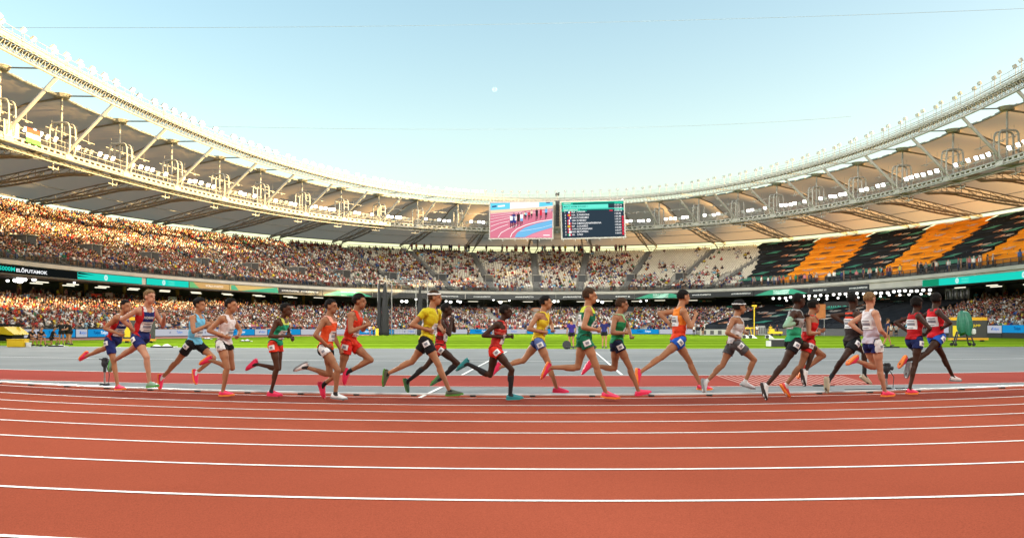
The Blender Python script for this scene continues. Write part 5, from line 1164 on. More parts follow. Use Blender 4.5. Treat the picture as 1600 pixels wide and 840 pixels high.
        for i in range(len(rings)-1):
            for q in range(n_): sh_.f.append((i*n_+q, i*n_+(q+1) % n_, (i+1)*n_+(q+1) % n_, (i+1)*n_+q)); sh_.m.append(0)
        sh_.f.append(tuple(range(n_))); sh_.f.append(tuple((len(rings)-1)*n_+q for q in reversed(range(n_)))); sh_.m += [0, 0]
        shoe = sh_.build('shoe', ms, root, base, smooth=True)
        sv2 = []
        for zz in (0, .026):
            for (x, hw) in ((-.008, .022), (.03, .036), (.09, .036), (.15, .044), (.21, .048), (.26, .036), (.285, .012)): sv2 += [o_+d*(x*k)+w_*(hw*k)+u*(zz*k+(.012*k if x > .22 else 0)+(.008*k if x < 0 else 0)), o_+d*(x*k)-w_*(hw*k)+u*(zz*k+(.012*k if x > .22 else 0)+(.008*k if x < 0 else 0))]
        fs = []
        for i in range(6): b0, t0 = 2*i, 14+2*i; fs += [(b0, b0+1, b0+3, b0+2), (t0, t0+2, t0+3, t0+1), (b0, b0+2, t0+2, t0), (b0+1, t0+1, t0+3, b0+3)]
        fs += [(0, 14, 15, 1), (12, 13, 27, 26)]; so.add(sv2, fs); so.build('sole', mso, shoe, base)
    # bibs: rectangles laid on the shirt by casting rays at the body
    bvh = BVHTree.FromPolygons([Vector(q) for q in bv], bf)
    def decal(cen, right, upv, nrm_, w_, h_, m_, name, lift, txt=None, parent=None):
        gx, gy = 7, 6; mb = MB(); ok = True
        if txt is None:
            for j in range(gy+1):
                for i in range(gx+1):
                    p_ = cen+right*((i/gx-.5)*w_)+upv*((j/gy-.5)*h_); hit = bvh.ray_cast(p_+nrm_*.4, -nrm_, .8)
                    q = hit[0] if hit[0] is not None else p_; q = q if (q-p_).length < .16 else p_
                    mb.v.append(tuple(q+nrm_*lift))
            for j in range(gy):
                for i in range(gx): a_ = j*(gx+1)+i; mb.f.append((a_, a_+1, a_+gx+2, a_+gx+1)); mb.m.append(0)
            o = mb.build(name, m_, parent or root, base); sd2 = o.modifiers.new('thickness', 'SOLIDIFY'); sd2.thickness = .002; return o
        me = text_mesh(txt, h_, m_, name, .02, width=w_)
        for v in me.vertices:
            p_ = cen+right*v.co.x+upv*v.co.y; hit = bvh.ray_cast(p_+nrm_*.4, -nrm_, .8); q = hit[0] if hit[0] is not None else p_; v.co = q+nrm_*lift-base
        me.update(); o = link(name, me, parent or root, base); return o
    if spec.get('bib', True):
        for nn_, uu in ((tf, .40), (-tf, .56)):
            rr = up_.cross(nn_).normalized(); bb = decal(J['hip'].lerp(J['neck'], uu), rr, up_, nn_, .22*k, .17*k, M_bib, 'bib', .026)
            for (vv, ww, h2) in ((.055, .15, .018), (.0, .16, .045), (-.06, .12, .014)): decal(J['hip'].lerp(J['neck'], uu)+up_*vv, rr, up_, nn_, ww*k, h2, M_ink, 'bib_print', .031, parent=bb)
        sd_ = -Lf; T2 = bones['thighR']; c_ = T2[0].lerp(T2[1], .14 if lg > .2 else .1); ax_ = (T2[0]-T2[1]).normalized(); n2 = (sd_-ax_*sd_.dot(ax_)).normalized()
        hb_ = decal(c_, ax_.cross(n2).normalized(), ax_, n2, .11*k, .085*k, M_bib, 'hip_number', .030); decal(c_, ax_.cross(n2).normalized(), ax_, n2, .055*k, .04*k, M_ink, 'bib_print', .035, parent=hb_)
    if spec.get('chest'):
        txt, mt = spec['chest']; rr = up_.cross(tf).normalized(); decal(J['hip'].lerp(J['neck'], .70), rr, up_, tf, .20*k, .045*k, mt, 'lettering', .020, txt)
    return root
CAM = Vector((0, 0, CH))
def ray_plane(px, py, R0, Lf, l):
    d = ray(px, py); t = ((R0-CAM).dot(Lf)+l)/d.dot(Lf); return CAM+d*t
PINK, ORS, GRN, WHT, BLK, GRY = (.85, .03, .11), (.95, .25, .03), (.10, .38, .08), (.78, .78, .78), (.02, .02, .022), (.22, .24, .25)
def runner(label, org, D, fr, head, neck, sh, el, wr, elf, wrf, hip, front, rear, nearfront, spec, h=1.78, yaw=None):
    g_ = lambda q: (org[0]+q[0]/4, org[1]+q[1]/4)
    hx, hy = g_(hip); X0 = (hx-800)/F*D; X = X0; Yd = D; slope = (-.037+2*.0263*X)*.8; Fw = Vector((1, slope, 0)).normalized()
    if yaw: Fw = Matrix.Rotation(math.radians(yaw), 3, 'Z') @ Fw
    Z = Vector((0, 0, 1)); Lf = Z.cross(Fw); R0 = Vector((X0, D, 0)); k = h/1.78
    pl = lambda q, l: ray_plane(*g_(q), R0, Lf, l*k)
    J = {'hip': pl(hip, 0), 'head': pl(head, 0), 'neck': pl(neck, 0)}
    # keep the torso its real length
    tv = J['neck']-J['hip']; tl_ = .50*k; J['neck'] = J['hip']+tv.normalized()*max(min(tv.length, tl_*1.10), tl_*.95)
    hv = J['head']-J['neck']; J['head'] = J['neck']+hv.normalized()*min(max(hv.length, .158*k), .170*k)
    cs = J['hip'].lerp(J['neck'], .86); shn = pl(sh, -.17); shn = cs+(shn-cs).normalized()*.175*k; dv = shn-cs; f_c = max(-.10, min(.10, dv.dot(Fw))); shn = cs-Lf*math.sqrt(max(.01, (.175*k)**2-f_c**2))+Fw*f_c; shf = cs*2-shn
    J['shR'], J['shL'] = shn, shf
    for S_, e_, w_, l in (('R', el, wr, -1), ('L', elf, wrf, 1)):
        W3 = pl(w_, l*.15); E3 = pl(e_, l*.26); v = W3-J['sh'+S_]; mx_ = (.29+.255)*k
        if v.length > mx_: W3 = J['sh'+S_]+v.normalized()*mx_*.99
        J['el'+S_] = ik(J['sh'+S_], W3, .29*k, .255*k, E3); J['wr'+S_] = W3
    for (kn, an_, to), S_ in ((front, 'R' if nearfront else 'L'), (rear, 'L' if nearfront else 'R')):
        l = -1 if S_ == 'R' else 1; hp = J['hip']+Lf*(.095*k*l); A3 = pl(an_, l*.07); K3 = pl(kn, l*.10); T3 = pl(to, l*.07)
        v = A3-hp; mx_ = (.435+.43)*k
        if v.length > mx_*1.04: A3 = hp+v.normalized()*mx_*1.04; 
        J['kn'+S_] = ik(hp, A3, .435*k, .43*k, K3); J['an'+S_] = A3
        dt = pl(to, l*.07)-pl(an_, l*.07); J['to'+S_] = A3+dt.normalized()*.21*k
    # never let a shoe sink into the track
    lowest = min(min(J['to'+q].z-.035, J['an'+q].z-.085) for q in 'LR')
    if lowest < 0.0:
        for q in 'LR':
            dz_ = min(0, min(J['to'+q].z-.035, J['an'+q].z-.085)); J['an'+q] = J['an'+q]+Z*(-dz_); J['to'+q] = J['to'+q]+Z*(-dz_)
    spec['look'] = Matrix.Rotation(math.radians(spec.get('turn', 0)), 3, 'Z') @ Fw
    return person(label, J, Fw, spec, 'runners strung out in the race', h, .0125)
O1, O2, O3, O4, O5, O6, O7 = (100, 430), (370, 430), (580, 430), (800, 430), (960, 430), (1160, 430), (1340, 430)
W_t = mat('kit lettering', (.75, .75, .75), .7)
navy, red, white, black = (.018, .028, .13), (.50, .018, .022), (.72, .72, .72), (.014, .014, .016)
S = lambda **k: k
runner('runner in navy and red vest with dark hair, leftmost of the whole pack', O1, 15.8, 0, (402, 168), (372, 222), (325, 250), (252, 288), (335, 362), (405, 305), (436, 345), (308, 405), ((352, 545), (335, 690), (395, 725)), ((262, 560), (140, 503), (70, 530)), True,
       S(skin='tan', hair='black', topc=[navy, red, white], pattern='sides', botc=navy, leg=.62, loose=.003, shoe=(PINK, ORS), chest=('NORWAY', W_t), girth=.97), 1.74, -8)
runner('tall fair haired runner in navy and red vest with one green and one grey shoe', O1, 15.2, 0, (540, 128), (518, 188), (462, 210), (402, 270), (432, 338), (600, 292), (628, 262), (480, 388), ((518, 525), (535, 672), (592, 702)), ((405, 545), (275, 560), (244, 620)), True,
       S(skin='pale', hair='fair', topc=[navy, red, white], pattern='sides', botc=navy, leg=.5, loose=.003, shoe=((.20, .36, .24), (.1, .45, .08)), chest=('NORWAY', W_t)), 1.86, -12)
runner('runner in a light blue vest and black half tights with bushy dark hair', O1, 15.9, 0, (852, 180), (835, 238), (802, 262), (798, 330), (892, 312), (872, 305), (925, 300), (812, 425), ((902, 505), (830, 605), (815, 690)), ((735, 520), (605, 650), (585, 712)), False,
       S(skin='tan', hair='black', hairstyle='curly', topc=[(.16, .50, .72), white], pattern=None, botc=black, leg=.55, loose=.002, sock=(white, .1), shoe=(PINK, ORS)), 1.78)
runner('runner in a white vest with black waistband and black shorts', O1, 14.5, 0, (1046, 190), (1022, 245), (985, 262), (920, 325), (998, 378), (1080, 318), (1090, 378), (1000, 425), ((1028, 575), (992, 728), (1045, 752)), ((1000, 590), (912, 528), (862, 540)), True,
       S(skin='tan', hair='black', topc=[(.75, .68, .67), black], pattern='waist', botc=black, botc2=white, leg=.3, shoe=(PINK, ORS)), 1.74)
runner('dark skinned runner in green vest and orange red shorts', O2, 14.4, 0, (305, 222), (282, 272), (250, 295), (212, 372), (302, 380), (325, 350), (348, 394), (243, 428), ((280, 592), (214, 728), (268, 755)), ((252, 605), (120, 553), (58, 578)), True,
       S(skin='dark', hair='black', hairstyle='crop', topc=[(.02, .34, .18), (.50, .55, .10)], pattern='yoke', botc=(.75, .05, .025), leg=.34, sock=(black, .12), shoe=(PINK, PINK), girth=.9), 1.70)
runner('runner in orange vest with black shorts and white front shoe', O2, 13.7, 0, (592, 198), (578, 255), (545, 280), (510, 365), (560, 432), (610, 390), (645, 458), (556, 455), ((612, 600), (615, 752), (672, 785)), ((575, 620), (430, 572), (362, 580)), True,
       S(skin='olive', hair='black', hairstyle='short', topc=[(.82, .10, .03), (.85, .36, .26)], pattern='yoke', botc=black, botc2=white, leg=.3, sock=(black, .12), shoe=(WHT, GRY), turn=-12), 1.72)
runner('runner in all red kit with curly black hair left of the cage', O2, 14.1, 0, (768, 165), (745, 220), (712, 250), (702, 338), (800, 315), (778, 300), (815, 296), (702, 425), ((825, 540), (695, 602), (665, 668)), ((632, 590), (540, 690), (535, 762)), False,
       S(skin='olive', hair='black', hairstyle='curly', topc=[(.68, .045, .02), red], pattern=None, botc=(.66, .03, .02), leg=.40, sock=(black, .2), shoe=(PINK, PINK)), 1.78)
runner('tall runner in yellow tee shirt, black half tights and white headband', O3, 14.5, 0, (398, 142), (380, 205), (332, 222), (238, 268), (348, 338), (425, 290), (450, 345), (345, 405), ((428, 565), (490, 722), (560, 748)), ((268, 575), (104, 612), (62, 690)), True,
       S(skin='tan', hair='brown', headband=True, top='tee', sleeve=.45, topc=[(.62, .50, .02)], botc=black, leg=.5, loose=.004, shoe=((.12, .14, .08), (.12, .40, .06)), sock=(black, .05)), 1.88)
runner('dark skinned runner in red checked vest and long black tights behind the yellow shirt', O3, 15.1, 0, (472, 215), (448, 268), (438, 285), (412, 350), (500, 292), (470, 320), (510, 292), (430, 455), ((532, 545), (432, 645), (382, 668)), ((352, 565), (212, 695), (205, 768)), True,
       S(skin='deep', hair='black', hairstyle='crop', topc=[(.10, .02, .02), (.60, .03, .03)], pattern='check', botc=(.60, .03, .02), leg=.22, sock=(black, .96), shoe=((.06, .20, .10), (.12, .4, .1)), girth=.93), 1.72)
runner('dark skinned runner in red vest with black tights and teal shoes', O3, 13.8, 0, (842, 228), (812, 282), (780, 300), (705, 345), (790, 382), (840, 350), (875, 382), (775, 465), ((836, 600), (868, 748), (935, 772)), ((738, 612), (600, 550), (512, 588)), True,
       S(skin='deep', hair='black', hairstyle='crop', topc=[(.52, .035, .03), (.62, .16, .12)], pattern='hoops', botc=(.68, .035, .02), leg=.3, sock=(black, .80), shoe=((.02, .22, .24), (.02, .3, .3)), girth=.92), 1.72)
runner('runner in yellow vest and navy shorts with pink shoes', O4, 15.0, 0, (212, 172), (193, 228), (155, 248), (82, 295), (188, 352), (240, 300), (252, 342), (165, 412), ((272, 545), (278, 705), (345, 735)), ((70, 580), (-78, 572), (-150, 628)), True,
       S(skin='tan', hair='black', topc=[(.72, .52, .03), (.8, .6, .1)], pattern=None, botc=(.02, .03, .12), botc2=(.10, .16, .4), leg=.30, shoe=(PINK, PINK)), 1.78)
runner('tallest runner in dark green vest with yellow collar and green shorts', O4, 13.8, 0, (487, 132), (472, 195), (478, 215), (452, 280), (525, 340), (440, 262), (478, 300), (452, 398), ((528, 575), (588, 742), (655, 778)), ((428, 592), (236, 575), (168, 640)), True,
       S(skin='tan', hair='brown', topc=[(.012, .16, .085), (.62, .70, .05)], pattern='yoke', botc=(.012, .15, .08), leg=.32, shoe=(PINK, ORS), sock=(SK['tan'], .01)), 1.90)
runner('runner in green vest and navy shorts right of the tall green kit', O4, 14.7, 0, (688, 185), (668, 242), (640, 265), (606, 312), (700, 358), (720, 322), (742, 376), (655, 425), ((752, 575), (792, 728), (865, 742)), ((600, 600), (492, 562), (440, 600)), True,
       S(skin='olive', hair='brown', topc=[(.02, .22, .08), (.30, .5, .25)], pattern='yoke', botc=(.012, .02, .05), leg=.32, shoe=(PINK, PINK)), 1.76)
runner('runner in orange vest and bright blue shorts with a white bib on the back', O5, 15.0, 0, (435, 132), (412, 190), (432, 215), (448, 300), (505, 255), (275, 268), (342, 302), (400, 402), ((512, 535), (548, 700), (625, 738)), ((312, 575), (150, 612), (122, 690)), False,
       S(skin='tan', hair='black', topc=[(.85, .24, .03), (.72, .06, .02)], pattern='half', botc=(.02, .10, .48), leg=.36, shoe=(PINK, ORS)), 1.86, 10)
runner('runner in white and maroon vest, grey shorts and headband', O5, 15.0, 0, (782, 203), (758, 258), (735, 278), (685, 318), (766, 388), (800, 322), (812, 352), (750, 425), ((876, 530), (815, 668), (865, 712)), ((682, 565), (572, 668), (552, 745)), True,
       S(skin='olive', hair='black', hairstyle='curly', headband=True, topc=[(.62, .60, .60), (.25, .02, .05)], pattern='stripe', botc=(.09, .09, .095), leg=.5, sock=(white, .14), shoe=((.55, .56, .58), GRY)), 1.76)
runner('dark skinned runner in grey and green vest and black shorts with white shoes', O6, 14.0, 0, (352, 160), (330, 215), (300, 228), (240, 262), (335, 298), (352, 290), (385, 262), (318, 415), ((525, 552), (395, 605), (375, 700)), ((255, 570), (148, 690), (138, 768)), False,
       S(skin='deep', hair='black', hairstyle='crop', topc=[(.32, .33, .33), (.03, .32, .16)], pattern='half', botc=black, leg=.42, sleeves=(.25, .42, .28), sock=(white, .08), shoe=(WHT, BLK)), 1.80)
runner('runner in all red kit with an orange knee band beside the black shorts', O6, 14.3, 0, (448, 195), (425, 248), (395, 265), (385, 312), (468, 360), (440, 312), (485, 340), (402, 420), ((500, 520), (392, 585), (350, 622)), ((345, 590), (268, 690), (285, 768)), False,
       S(skin='olive', hair='black', topc=[(.62, .02, .02), red], botc=(.58, .02, .02), leg=.42, sock=(white, .10), shoe=((.85, .06, .06), ORS)), 1.72)
runner('dark skinned runner in black and orange hooped vest and black tights', O6, 15.5, 0, (690, 152), (690, 205), (712, 225), (735, 295), (745, 355), (575, 285), (640, 300), (685, 410), ((802, 560), (762, 625), (800, 690)), ((602, 562), (540, 655), (522, 728)), False,
       S(skin='deep', hair='black', hairstyle='crop', topc=[(.03, .02, .02), (.72, .06, .02)], pattern='hoops', botc=black, leg=.5, sock=(black, .3), shoe=((.60, .52, .40), (.5, .45, .3))), 1.82, 8)
runner('fair runner in white vest and navy shorts left of the two dark red vests', O6, 14.3, 0, (797, 152), (798, 208), (832, 228), (845, 300), (890, 370), (700, 300), (752, 362), (808, 420), ((858, 590), (890, 738), (945, 765)), ((845, 600), (712, 532), (625, 548)), True,
       S(skin='pale', hair='fair', topc=[(.70, .66, .68), (.55, .50, .58)], pattern='half', botc=(.018, .024, .12), botc2=white, leg=.36, shoe=(PINK, ORS)), 1.80, 10)
runner('dark skinned runner in dark red vest and navy shorts, second from the right', O7, 14.9, 0, (372, 180), (362, 235), (385, 262), (432, 320), (430, 362), (258, 335), (312, 350), (352, 402), ((408, 570), (322, 718), (378, 750)), ((398, 575), (302, 532), (248, 570)), True,
       S(skin='deep', hair='black', hairstyle='curly', topc=[(.42, .012, .016), red], botc=(.018, .028, .11), leg=.36, shoe=(PINK, ORS), girth=.93), 1.74, 10)
runner('dark skinned runner in red vest and bright blue shorts, rightmost of the pack', O7, 15.3, 0, (492, 155), (482, 208), (512, 225), (545, 270), (530, 330), (430, 230), (430, 280), (492, 385), ((598, 492), (602, 645), (655, 680)), ((452, 505), (325, 572), (292, 640)), False,
       S(skin='deep', hair='black', hairstyle='short', topc=[(.62, .02, .03), red], botc=(.02, .09, .42), leg=.40, shoe=((.68, .62, .60), GRY), girth=.95), 1.80, 10)
# ------------------------------------------------------------------ officials, photographers and equipment on the field
def pose(px, py, label, kind, spec, face=0.0, h=1.76, lean=0.0, group=None):
    """kind: stand, walk, sit, kneel, shoot; (px, py) is where the feet are in the photograph, face is the heading in degrees (0 = to the right)"""
    b = gnd(px, py); Fw = Vector((math.cos(math.radians(face)), math.sin(math.radians(face)), 0)); Z = Vector((0, 0, 1)); L = Z.cross(Fw); k = h/1.78
    pt = lambda f, l, z: b+Fw*(f*k)+L*(l*k)+Z*(z*k)
    hz = .93 if kind in ('stand', 'walk', 'shoot', 'carry') else (.50 if kind == 'sit' else .48)
    hp = pt(0, 0, hz); ln_ = {'sit': .22, 'kneel': .16}.get(kind, .03)+lean
    nk = hp+(Fw*ln_+Z*.49).normalized()*.50*k; hd = nk+Fw*(.03+ln_*.3)+Z*.175*k
    J = {'hip': hp, 'neck': nk, 'head': hd}; up_ = (nk-hp).normalized(); cs = hp.lerp(nk, .86)
    for S_, l in (('L', 1), ('R', -1)):
        J['sh'+S_] = cs+L*(l*.18*k)
        if kind in ('stand', 'walk'): w_ = cs+L*(l*.24*k)+Fw*((.10 if kind == 'stand' else .16*l)+.02)-Z*.50*k
        elif kind == 'shoot': w_ = hd+Fw*.20+L*(l*.08)-Z*.06
        elif kind == 'carry': w_ = cs+Fw*.36+L*(l*.14)-Z*.28
        else: w_ = cs+Fw*.38*k+L*(l*.10*k)-Z*.22*k
        J['el'+S_] = ik(J['sh'+S_], w_, .29*k, .255*k, J['sh'+S_]+L*(l*.2)-Fw*.25-Z*.3); J['wr'+S_] = w_
        hpp = hp+L*(l*.095*k)
        if kind in ('stand', 'shoot', 'carry'): a_ = pt(-.02+.04*l, .11*l, .085); t_ = a_+Fw*.2*k-Z*.04
        elif kind == 'walk': a_ = pt(.30*l, .08*l, .085 if l > 0 else .13); t_ = a_+Fw*.2*k-Z*(.04 if l > 0 else .09)
        elif kind == 'sit': a_ = pt(.42+.05*l, .14*l, .085); t_ = a_+Fw*.2*k-Z*.04
        else: a_ = pt(.30, .13, .085) if l > 0 else pt(-.38, -.12, .10); t_ = a_+(Fw*.2*k-Z*.04 if l > 0 else -Z*.06+Fw*.18)
        J['kn'+S_] = ik(hpp, a_, .435*k, .43*k, hpp+Fw*.6+(Z*.1 if kind != 'kneel' or l > 0 else -Z*.6)); J['an'+S_] = a_; J['to'+S_] = t_
    return person(label, J, Fw, dict(spec, bib=False), group, h, .017)
BLKc, TEALc, NAVc, VIO = (.016, .016, .018), (.03, .30, .34), (.015, .02, .06), (.035, .02, .16)
st = lambda **k: dict(dict(skin='tan', hair='brown', top='tee', sleeve=.55, topc=[BLKc], botc=BLKc, leg=.45, shoe=(BLK, BLK), loose=.02, girth=1.05), **k)
pose(893, 544.5, 'official in violet shirt and black shorts behind the tall green runner', 'stand', st(topc=[VIO]), 100, 1.74)
pose(944, 543.5, 'official in navy shirt and black shorts between the two green runners', 'stand', st(topc=[(.02, .02, .10)]), 70, 1.80)
pose(1386, 541, 'official in dark navy walking to the right behind the white vest', 'walk', st(topc=[NAVc], botc=NAVc), 5, 1.84)
pose(96, 538, 'photographer in black standing left in the group by the far track', 'shoot', st(), 120, 1.80, .05, 'photographers on the grass at the left')
pose(104, 537.5, 'photographer in black with pale cap in the middle of the standing group', 'carry', st(hairstyle='cap', capc=(.6, .6, .55)), 60, 1.86, 0, 'photographers on the grass at the left')
pose(111, 538.5, 'photographer in black standing right in the group by the far track', 'carry', st(skin='pale'), 200, 1.78, .1, 'photographers on the grass at the left')
pose(46, 540, 'photographer in black seated low beside the yellow box', 'sit', st(leg=.6, hair='ginger'), -15, 1.80, 0, 'photographers on the grass at the left')
pose(61, 540.5, 'photographer in black cap seated just right of the first seated one', 'sit', st(hairstyle='cap', capc=BLKc), -30, 1.80, 0, 'photographers on the grass at the left')
pose(80, 538, 'photographer in black kneeling beside the standing group', 'kneel', st(), 20, 1.80, 0, 'photographers on the grass at the left')
pose(124, 525.6, 'person in black shorts standing alone on the far track in front of a white board', 'stand', st(), -90, 1.78)
pose(157, 525.8, 'official in a teal shirt standing on the far track', 'stand', st(topc=[TEALc], leg=1.0), -80, 1.78)
pose(773, 524.6, 'official in dark clothes standing on the far track left of the screens', 'kneel', st(leg=1.0), -90, 1.8) if False else None
for i, (px, py, lab, tc_) in enumerate(((584, 523.4, 'small figure in yellow and black by the far boards beside the cage base', (.6, .5, .05)), (578, 523.4, 'small figure in white by the far boards beside the cage base', (.6, .6, .6)), (732, 523.3, 'small figure crouching in black by the far boards', BLKc),
    (1183, 523.6, 'small figure in white shirt right of the yellow mast', (.7, .7, .7)), (1204, 523.8, 'small figure in yellow vest by the yellow trolley', (.65, .45, .03)), (1150, 523.6, 'small figure in red shirt left of the yellow mast', (.5, .05, .04)), (1084, 523.5, 'small figure in white cap by the dark barrier', (.6, .6, .6)), (1392, 526, 'small figure in pale clothes by the barrier behind the walking official', (.6, .55, .5)), (1400, 526, 'small figure in grey standing beside the pale one near the barrier', (.3, .3, .3)), (1098, 523.6, 'small figure in black at the left end of the dark barrier', BLKc), (1214, 523.7, 'small figure in dark shirt beside the yellow vest', NAVc), (1168, 523.6, 'small figure in tan shirt under the yellow mast', (.4, .28, .18)))):
    pose(px, py, lab, 'kneel' if 'crouch' in lab else 'stand', st(topc=[tc_], leg=(1.0, .45)[i % 2]), -90+((i*47) % 60)-30, 1.76)
M_yel = mat('equipment yellow', (.78, .52, .01), .55, var=.05, scale=2); M_yel2 = mat('orange yellow frame', (.78, .40, .02), .5); M_scr = mat('dark panel', (.055, .055, .055), .6); M_wheel = mat('rubber wheel', (.02, .02, .02), .7); M_bl = mat('black fabric', (.012, .012, .014), .9); M_whf = mat('white cover', (.68, .68, .66), .8)
def framed_board(px1, px2, yb, ht, label, txt=None, leftmark=True):
    A_, B_ = gnd(px1, yb), gnd(px2, yb); r_ = (B_-A_); L = r_.length; r_.normalize(); n_ = Vector((r_.y, -r_.x, 0)); Z = Vector((0, 0, 1)); ax = (r_, n_*-1, Z); c = (A_+B_)/2
    root = empty('distance_board', c); tag(root, label, 'board')
    m = MB(); m.box(c+Z*(ht*.53), (L, .30, ht*.74), ax); m.build('display', M_scr, root)
    m = MB(); m.box(c+Z*(ht*.96), (L+.1, .36, ht*.13), ax); m.box(c+Z*(ht*.11), (L+.25, .45, ht*.09), ax); m.build('frame', M_yel2, root)
    for q in (-1, 1):
        m = MB(); m.box(c+r_*(q*(L/2+.03))+Z*(ht*.53), (.06, .36, ht*.74), ax); m.build('side_post', M_scr, root)
        m = MB(); m.tube([c+r_*(q*L*.4)+n_*.28+Z*.07, c+r_*(q*L*.4)-n_*.28+Z*.07], .07, 8); m.build('wheel', M_wheel, root)
    if leftmark:
        m = MB(); m.box(c-r_*(L*.36)+n_*.155+Z*(ht*.45), (L*.2, .02, ht*.45), ax); m.build('lit_digits', mat('yellow digits', (.80, .60, .02), .6), root)
    if txt: text_obj(txt, ht*.13, mat('yellow digits', (.80, .60, .02), .6), root, frame_M(c+r_*(L*.22)+n_*.165+Z*(ht*.66), r_, Z), bold=.03)
    return root
framed_board(1485, 1540, 533.2, 2.05, 'dark board in a yellow frame reading JUMP on the grass at the far right', 'JUMP')
framed_board(194, 240, 535.0, 2.0, 'dark board in a yellow frame on the grass behind the two navy runners', None)
# covered device on a wheeled stand
c = gnd(1506, 540.2); root = empty('covered_trolley', c); tag(root, 'tall device under a creased green cover on a wheeled black stand', 'trolley'); Z = Vector((0, 0, 1))
m = MB(); prof_ = [(2.30, .03), (2.29, .14), (2.22, .27), (2.08, .36), (1.9, .42), (1.65, .46), (1.4, .47), (1.15, .45), (.95, .42), (.78, .38)]; NA = 48
for k, (z, r_) in enumerate(prof_):
    t = k/(len(prof_)-1)
    for j in range(NA):
        a_ = 2*math.pi*j/NA; f_ = 1+t*(.13*math.sin(a_*5+t*2)+.07*math.sin(a_*11+1-t*3))+.03*math.sin(a_*2+t*5)
        m.v.append(tuple(c+Vector((r_*f_*math.cos(a_)-.14+.34*t+.05*math.sin(t*5), r_*.8*f_*math.sin(a_), z+t*(.10*math.sin(a_*2+.6)+.05*math.sin(a_*5))))))
for k in range(len(prof_)-1):
    for j in range(NA): m.f.append((k*NA+j, (k+1)*NA+j, (k+1)*NA+(j+1) % NA, k*NA+(j+1) % NA)); m.m.append(0)
m.f.append(tuple(range(NA))); m.m.append(0); m.f.append(tuple((len(prof_)-1)*NA+j for j in reversed(range(NA)))); m.m.append(0)
m.build('cover', mat('green tarpaulin', (.02, .15, .09), .5, var=.2, scale=3, bump=.8, bscale=4), root)
m = MB(); m.bevbox(c+Vector((-.12, 0, 2.36)), (.22, .16, .16), .04); m.build('lens_hood', M_black, root)
m = MB()
for q in (-1, 1): m.tube([c+Vector((q*.35, 0, .95)), c+Vector((q*.62, -.1, .14))], .045, 6); m.tube([c+Vector((q*.3, .3, .95)), c+Vector((q*.5, .4, .14))], .045, 6)
m.tube([c+Vector((-.6, -.05, .38)), c+Vector((.6, -.05, .38))], .03, 6); m.build('stand_frame', M_black, root)
for q in (-1, 1):
    for y in (-.1, .4): m = MB(); m.tube([c+Vector((q*.6, y-.04, .11)), c+Vector((q*.6, y+.04, .11))], .11, 12); m.build('wheel', M_wheel, root)
m = MB(); m.bevbox(c+Vector((.55, -.15, .95)), (.28, .2, .36), .05); m.build('white_bag', M_whf, root)
# low trolley by the officials
c = gnd(908, 545.2); root = empty('hand_trolley', c); tag(root, 'black two wheeled hand trolley on the grass edge beside the violet official', 'trolley')
m = MB(); m.box(c+Vector((0, 0, .13)), (1.7, .5, .06)); m.tube([c+Vector((.45, 0, .15)), c+Vector((.30, 0, 1.0)), c+Vector((.15, 0, 1.05))], .03, 6); m.tube([c+Vector((.75, 0, .15)), c+Vector((.35, 0, .9))], .03, 6); m.build('chassis', M_black, root)
for q in (-.80, .70): m = MB(); m.tube([c+Vector((q, -.07, .24 if q < 0 else .12)), c+Vector((q, .07, .24 if q < 0 else .12))], .24 if q < 0 else .12, 14); m.build('wheel', M_wheel, root)
# yellow gazebo and box, far left
c = gnd(8, 533.5); root = empty('gazebo', c); tag(root, 'low yellow gazebo with a sloping roof and black sides at the far left', 'gazebo')
m = MB(); T_ = lambda x, y, z: c+Vector((x*.66, y, z*.66)); m.prism([(-2.6, 1.0), (-2.6, 1.9), (.9, 1.95), (2.25, .95), (1.9, .85), (.4, 1.0)], -1.2, 1.2, T_); m.prism([(-2.6, .2), (-2.6, 1.0), (-.6, 1.0), (-.6, .2)], -1.15, 1.0, T_); m.build('canopy', M_yel, root)
m = MB(); m.box(c+Vector((.26, .1, .34)), (1.6, 1.8, .5)); m.box(c+Vector((-.2, .9, 1.42)), (2.6, .15, .2)); m.build('dark_side', M_bl, root)
c = gnd(28, 542.2); root = empty('equipment_box', c); tag(root, 'bright yellow equipment box with a white bucket on the grass at the far left', 'box')
m = MB(); m.bevbox(c+Vector((0, 0, .24)), (1.05, .6, .44), .03); m.bevbox(c+Vector((0, 0, .485)), (1.09, .64, .05), .015); m.build('crate', M_yel, root)
m = MB(); m.tube([c+Vector((.70, -.1, .02)), c+Vector((.70, -.1, .30))], [.14, .17], 14); m.build('bucket', M_whf, root)
def lying(px, py, L, label, h_=.22, name='folded_cover', m_=None):
    c = gnd(px, py); root = empty(name, c); tag(root, label, 'cover'); bm = bmesh.new(); bmesh.ops.create_icosphere(bm, subdivisions=3, radius=1); R = random.Random(int(px))
    m = MB(); bm.verts.index_update()
    m.add([c+Vector((v.co.x*L/2*(1+.08*math.sin(v.co.y*5+v.co.z*4)), v.co.y*.4, max(0, .02+h_*(.55+.45*math.sin(v.co.x*7+R.random()*.5))*max(v.co.z, 0)))) for v in bm.verts], [[v.index for v in f_.verts] for f_ in bm.faces]); bm.free()
    m.build('sheet', m_ or M_whf, root); m = MB(); m.box(c+Vector((0, -.38, .05)), (L*.9, .06, .07)); m.build('dark_hem', M_bl, root)
lying(257, 542.5, 1.5, 'white folded cover lying on the grass between the navy and the light blue runners'); lying(385, 533.5, 1.0, 'small white folded cover on the grass left of the green vest'); lying(1370, 543, 2.6, 'flat white cover lying at the grass edge by the walking official', .1); lying(92, 541, 1.1, 'small pale cover lying at the feet of the photographers', .1); lying(325, 530, .8, 'small white cover on the grass just right of the light blue runner')
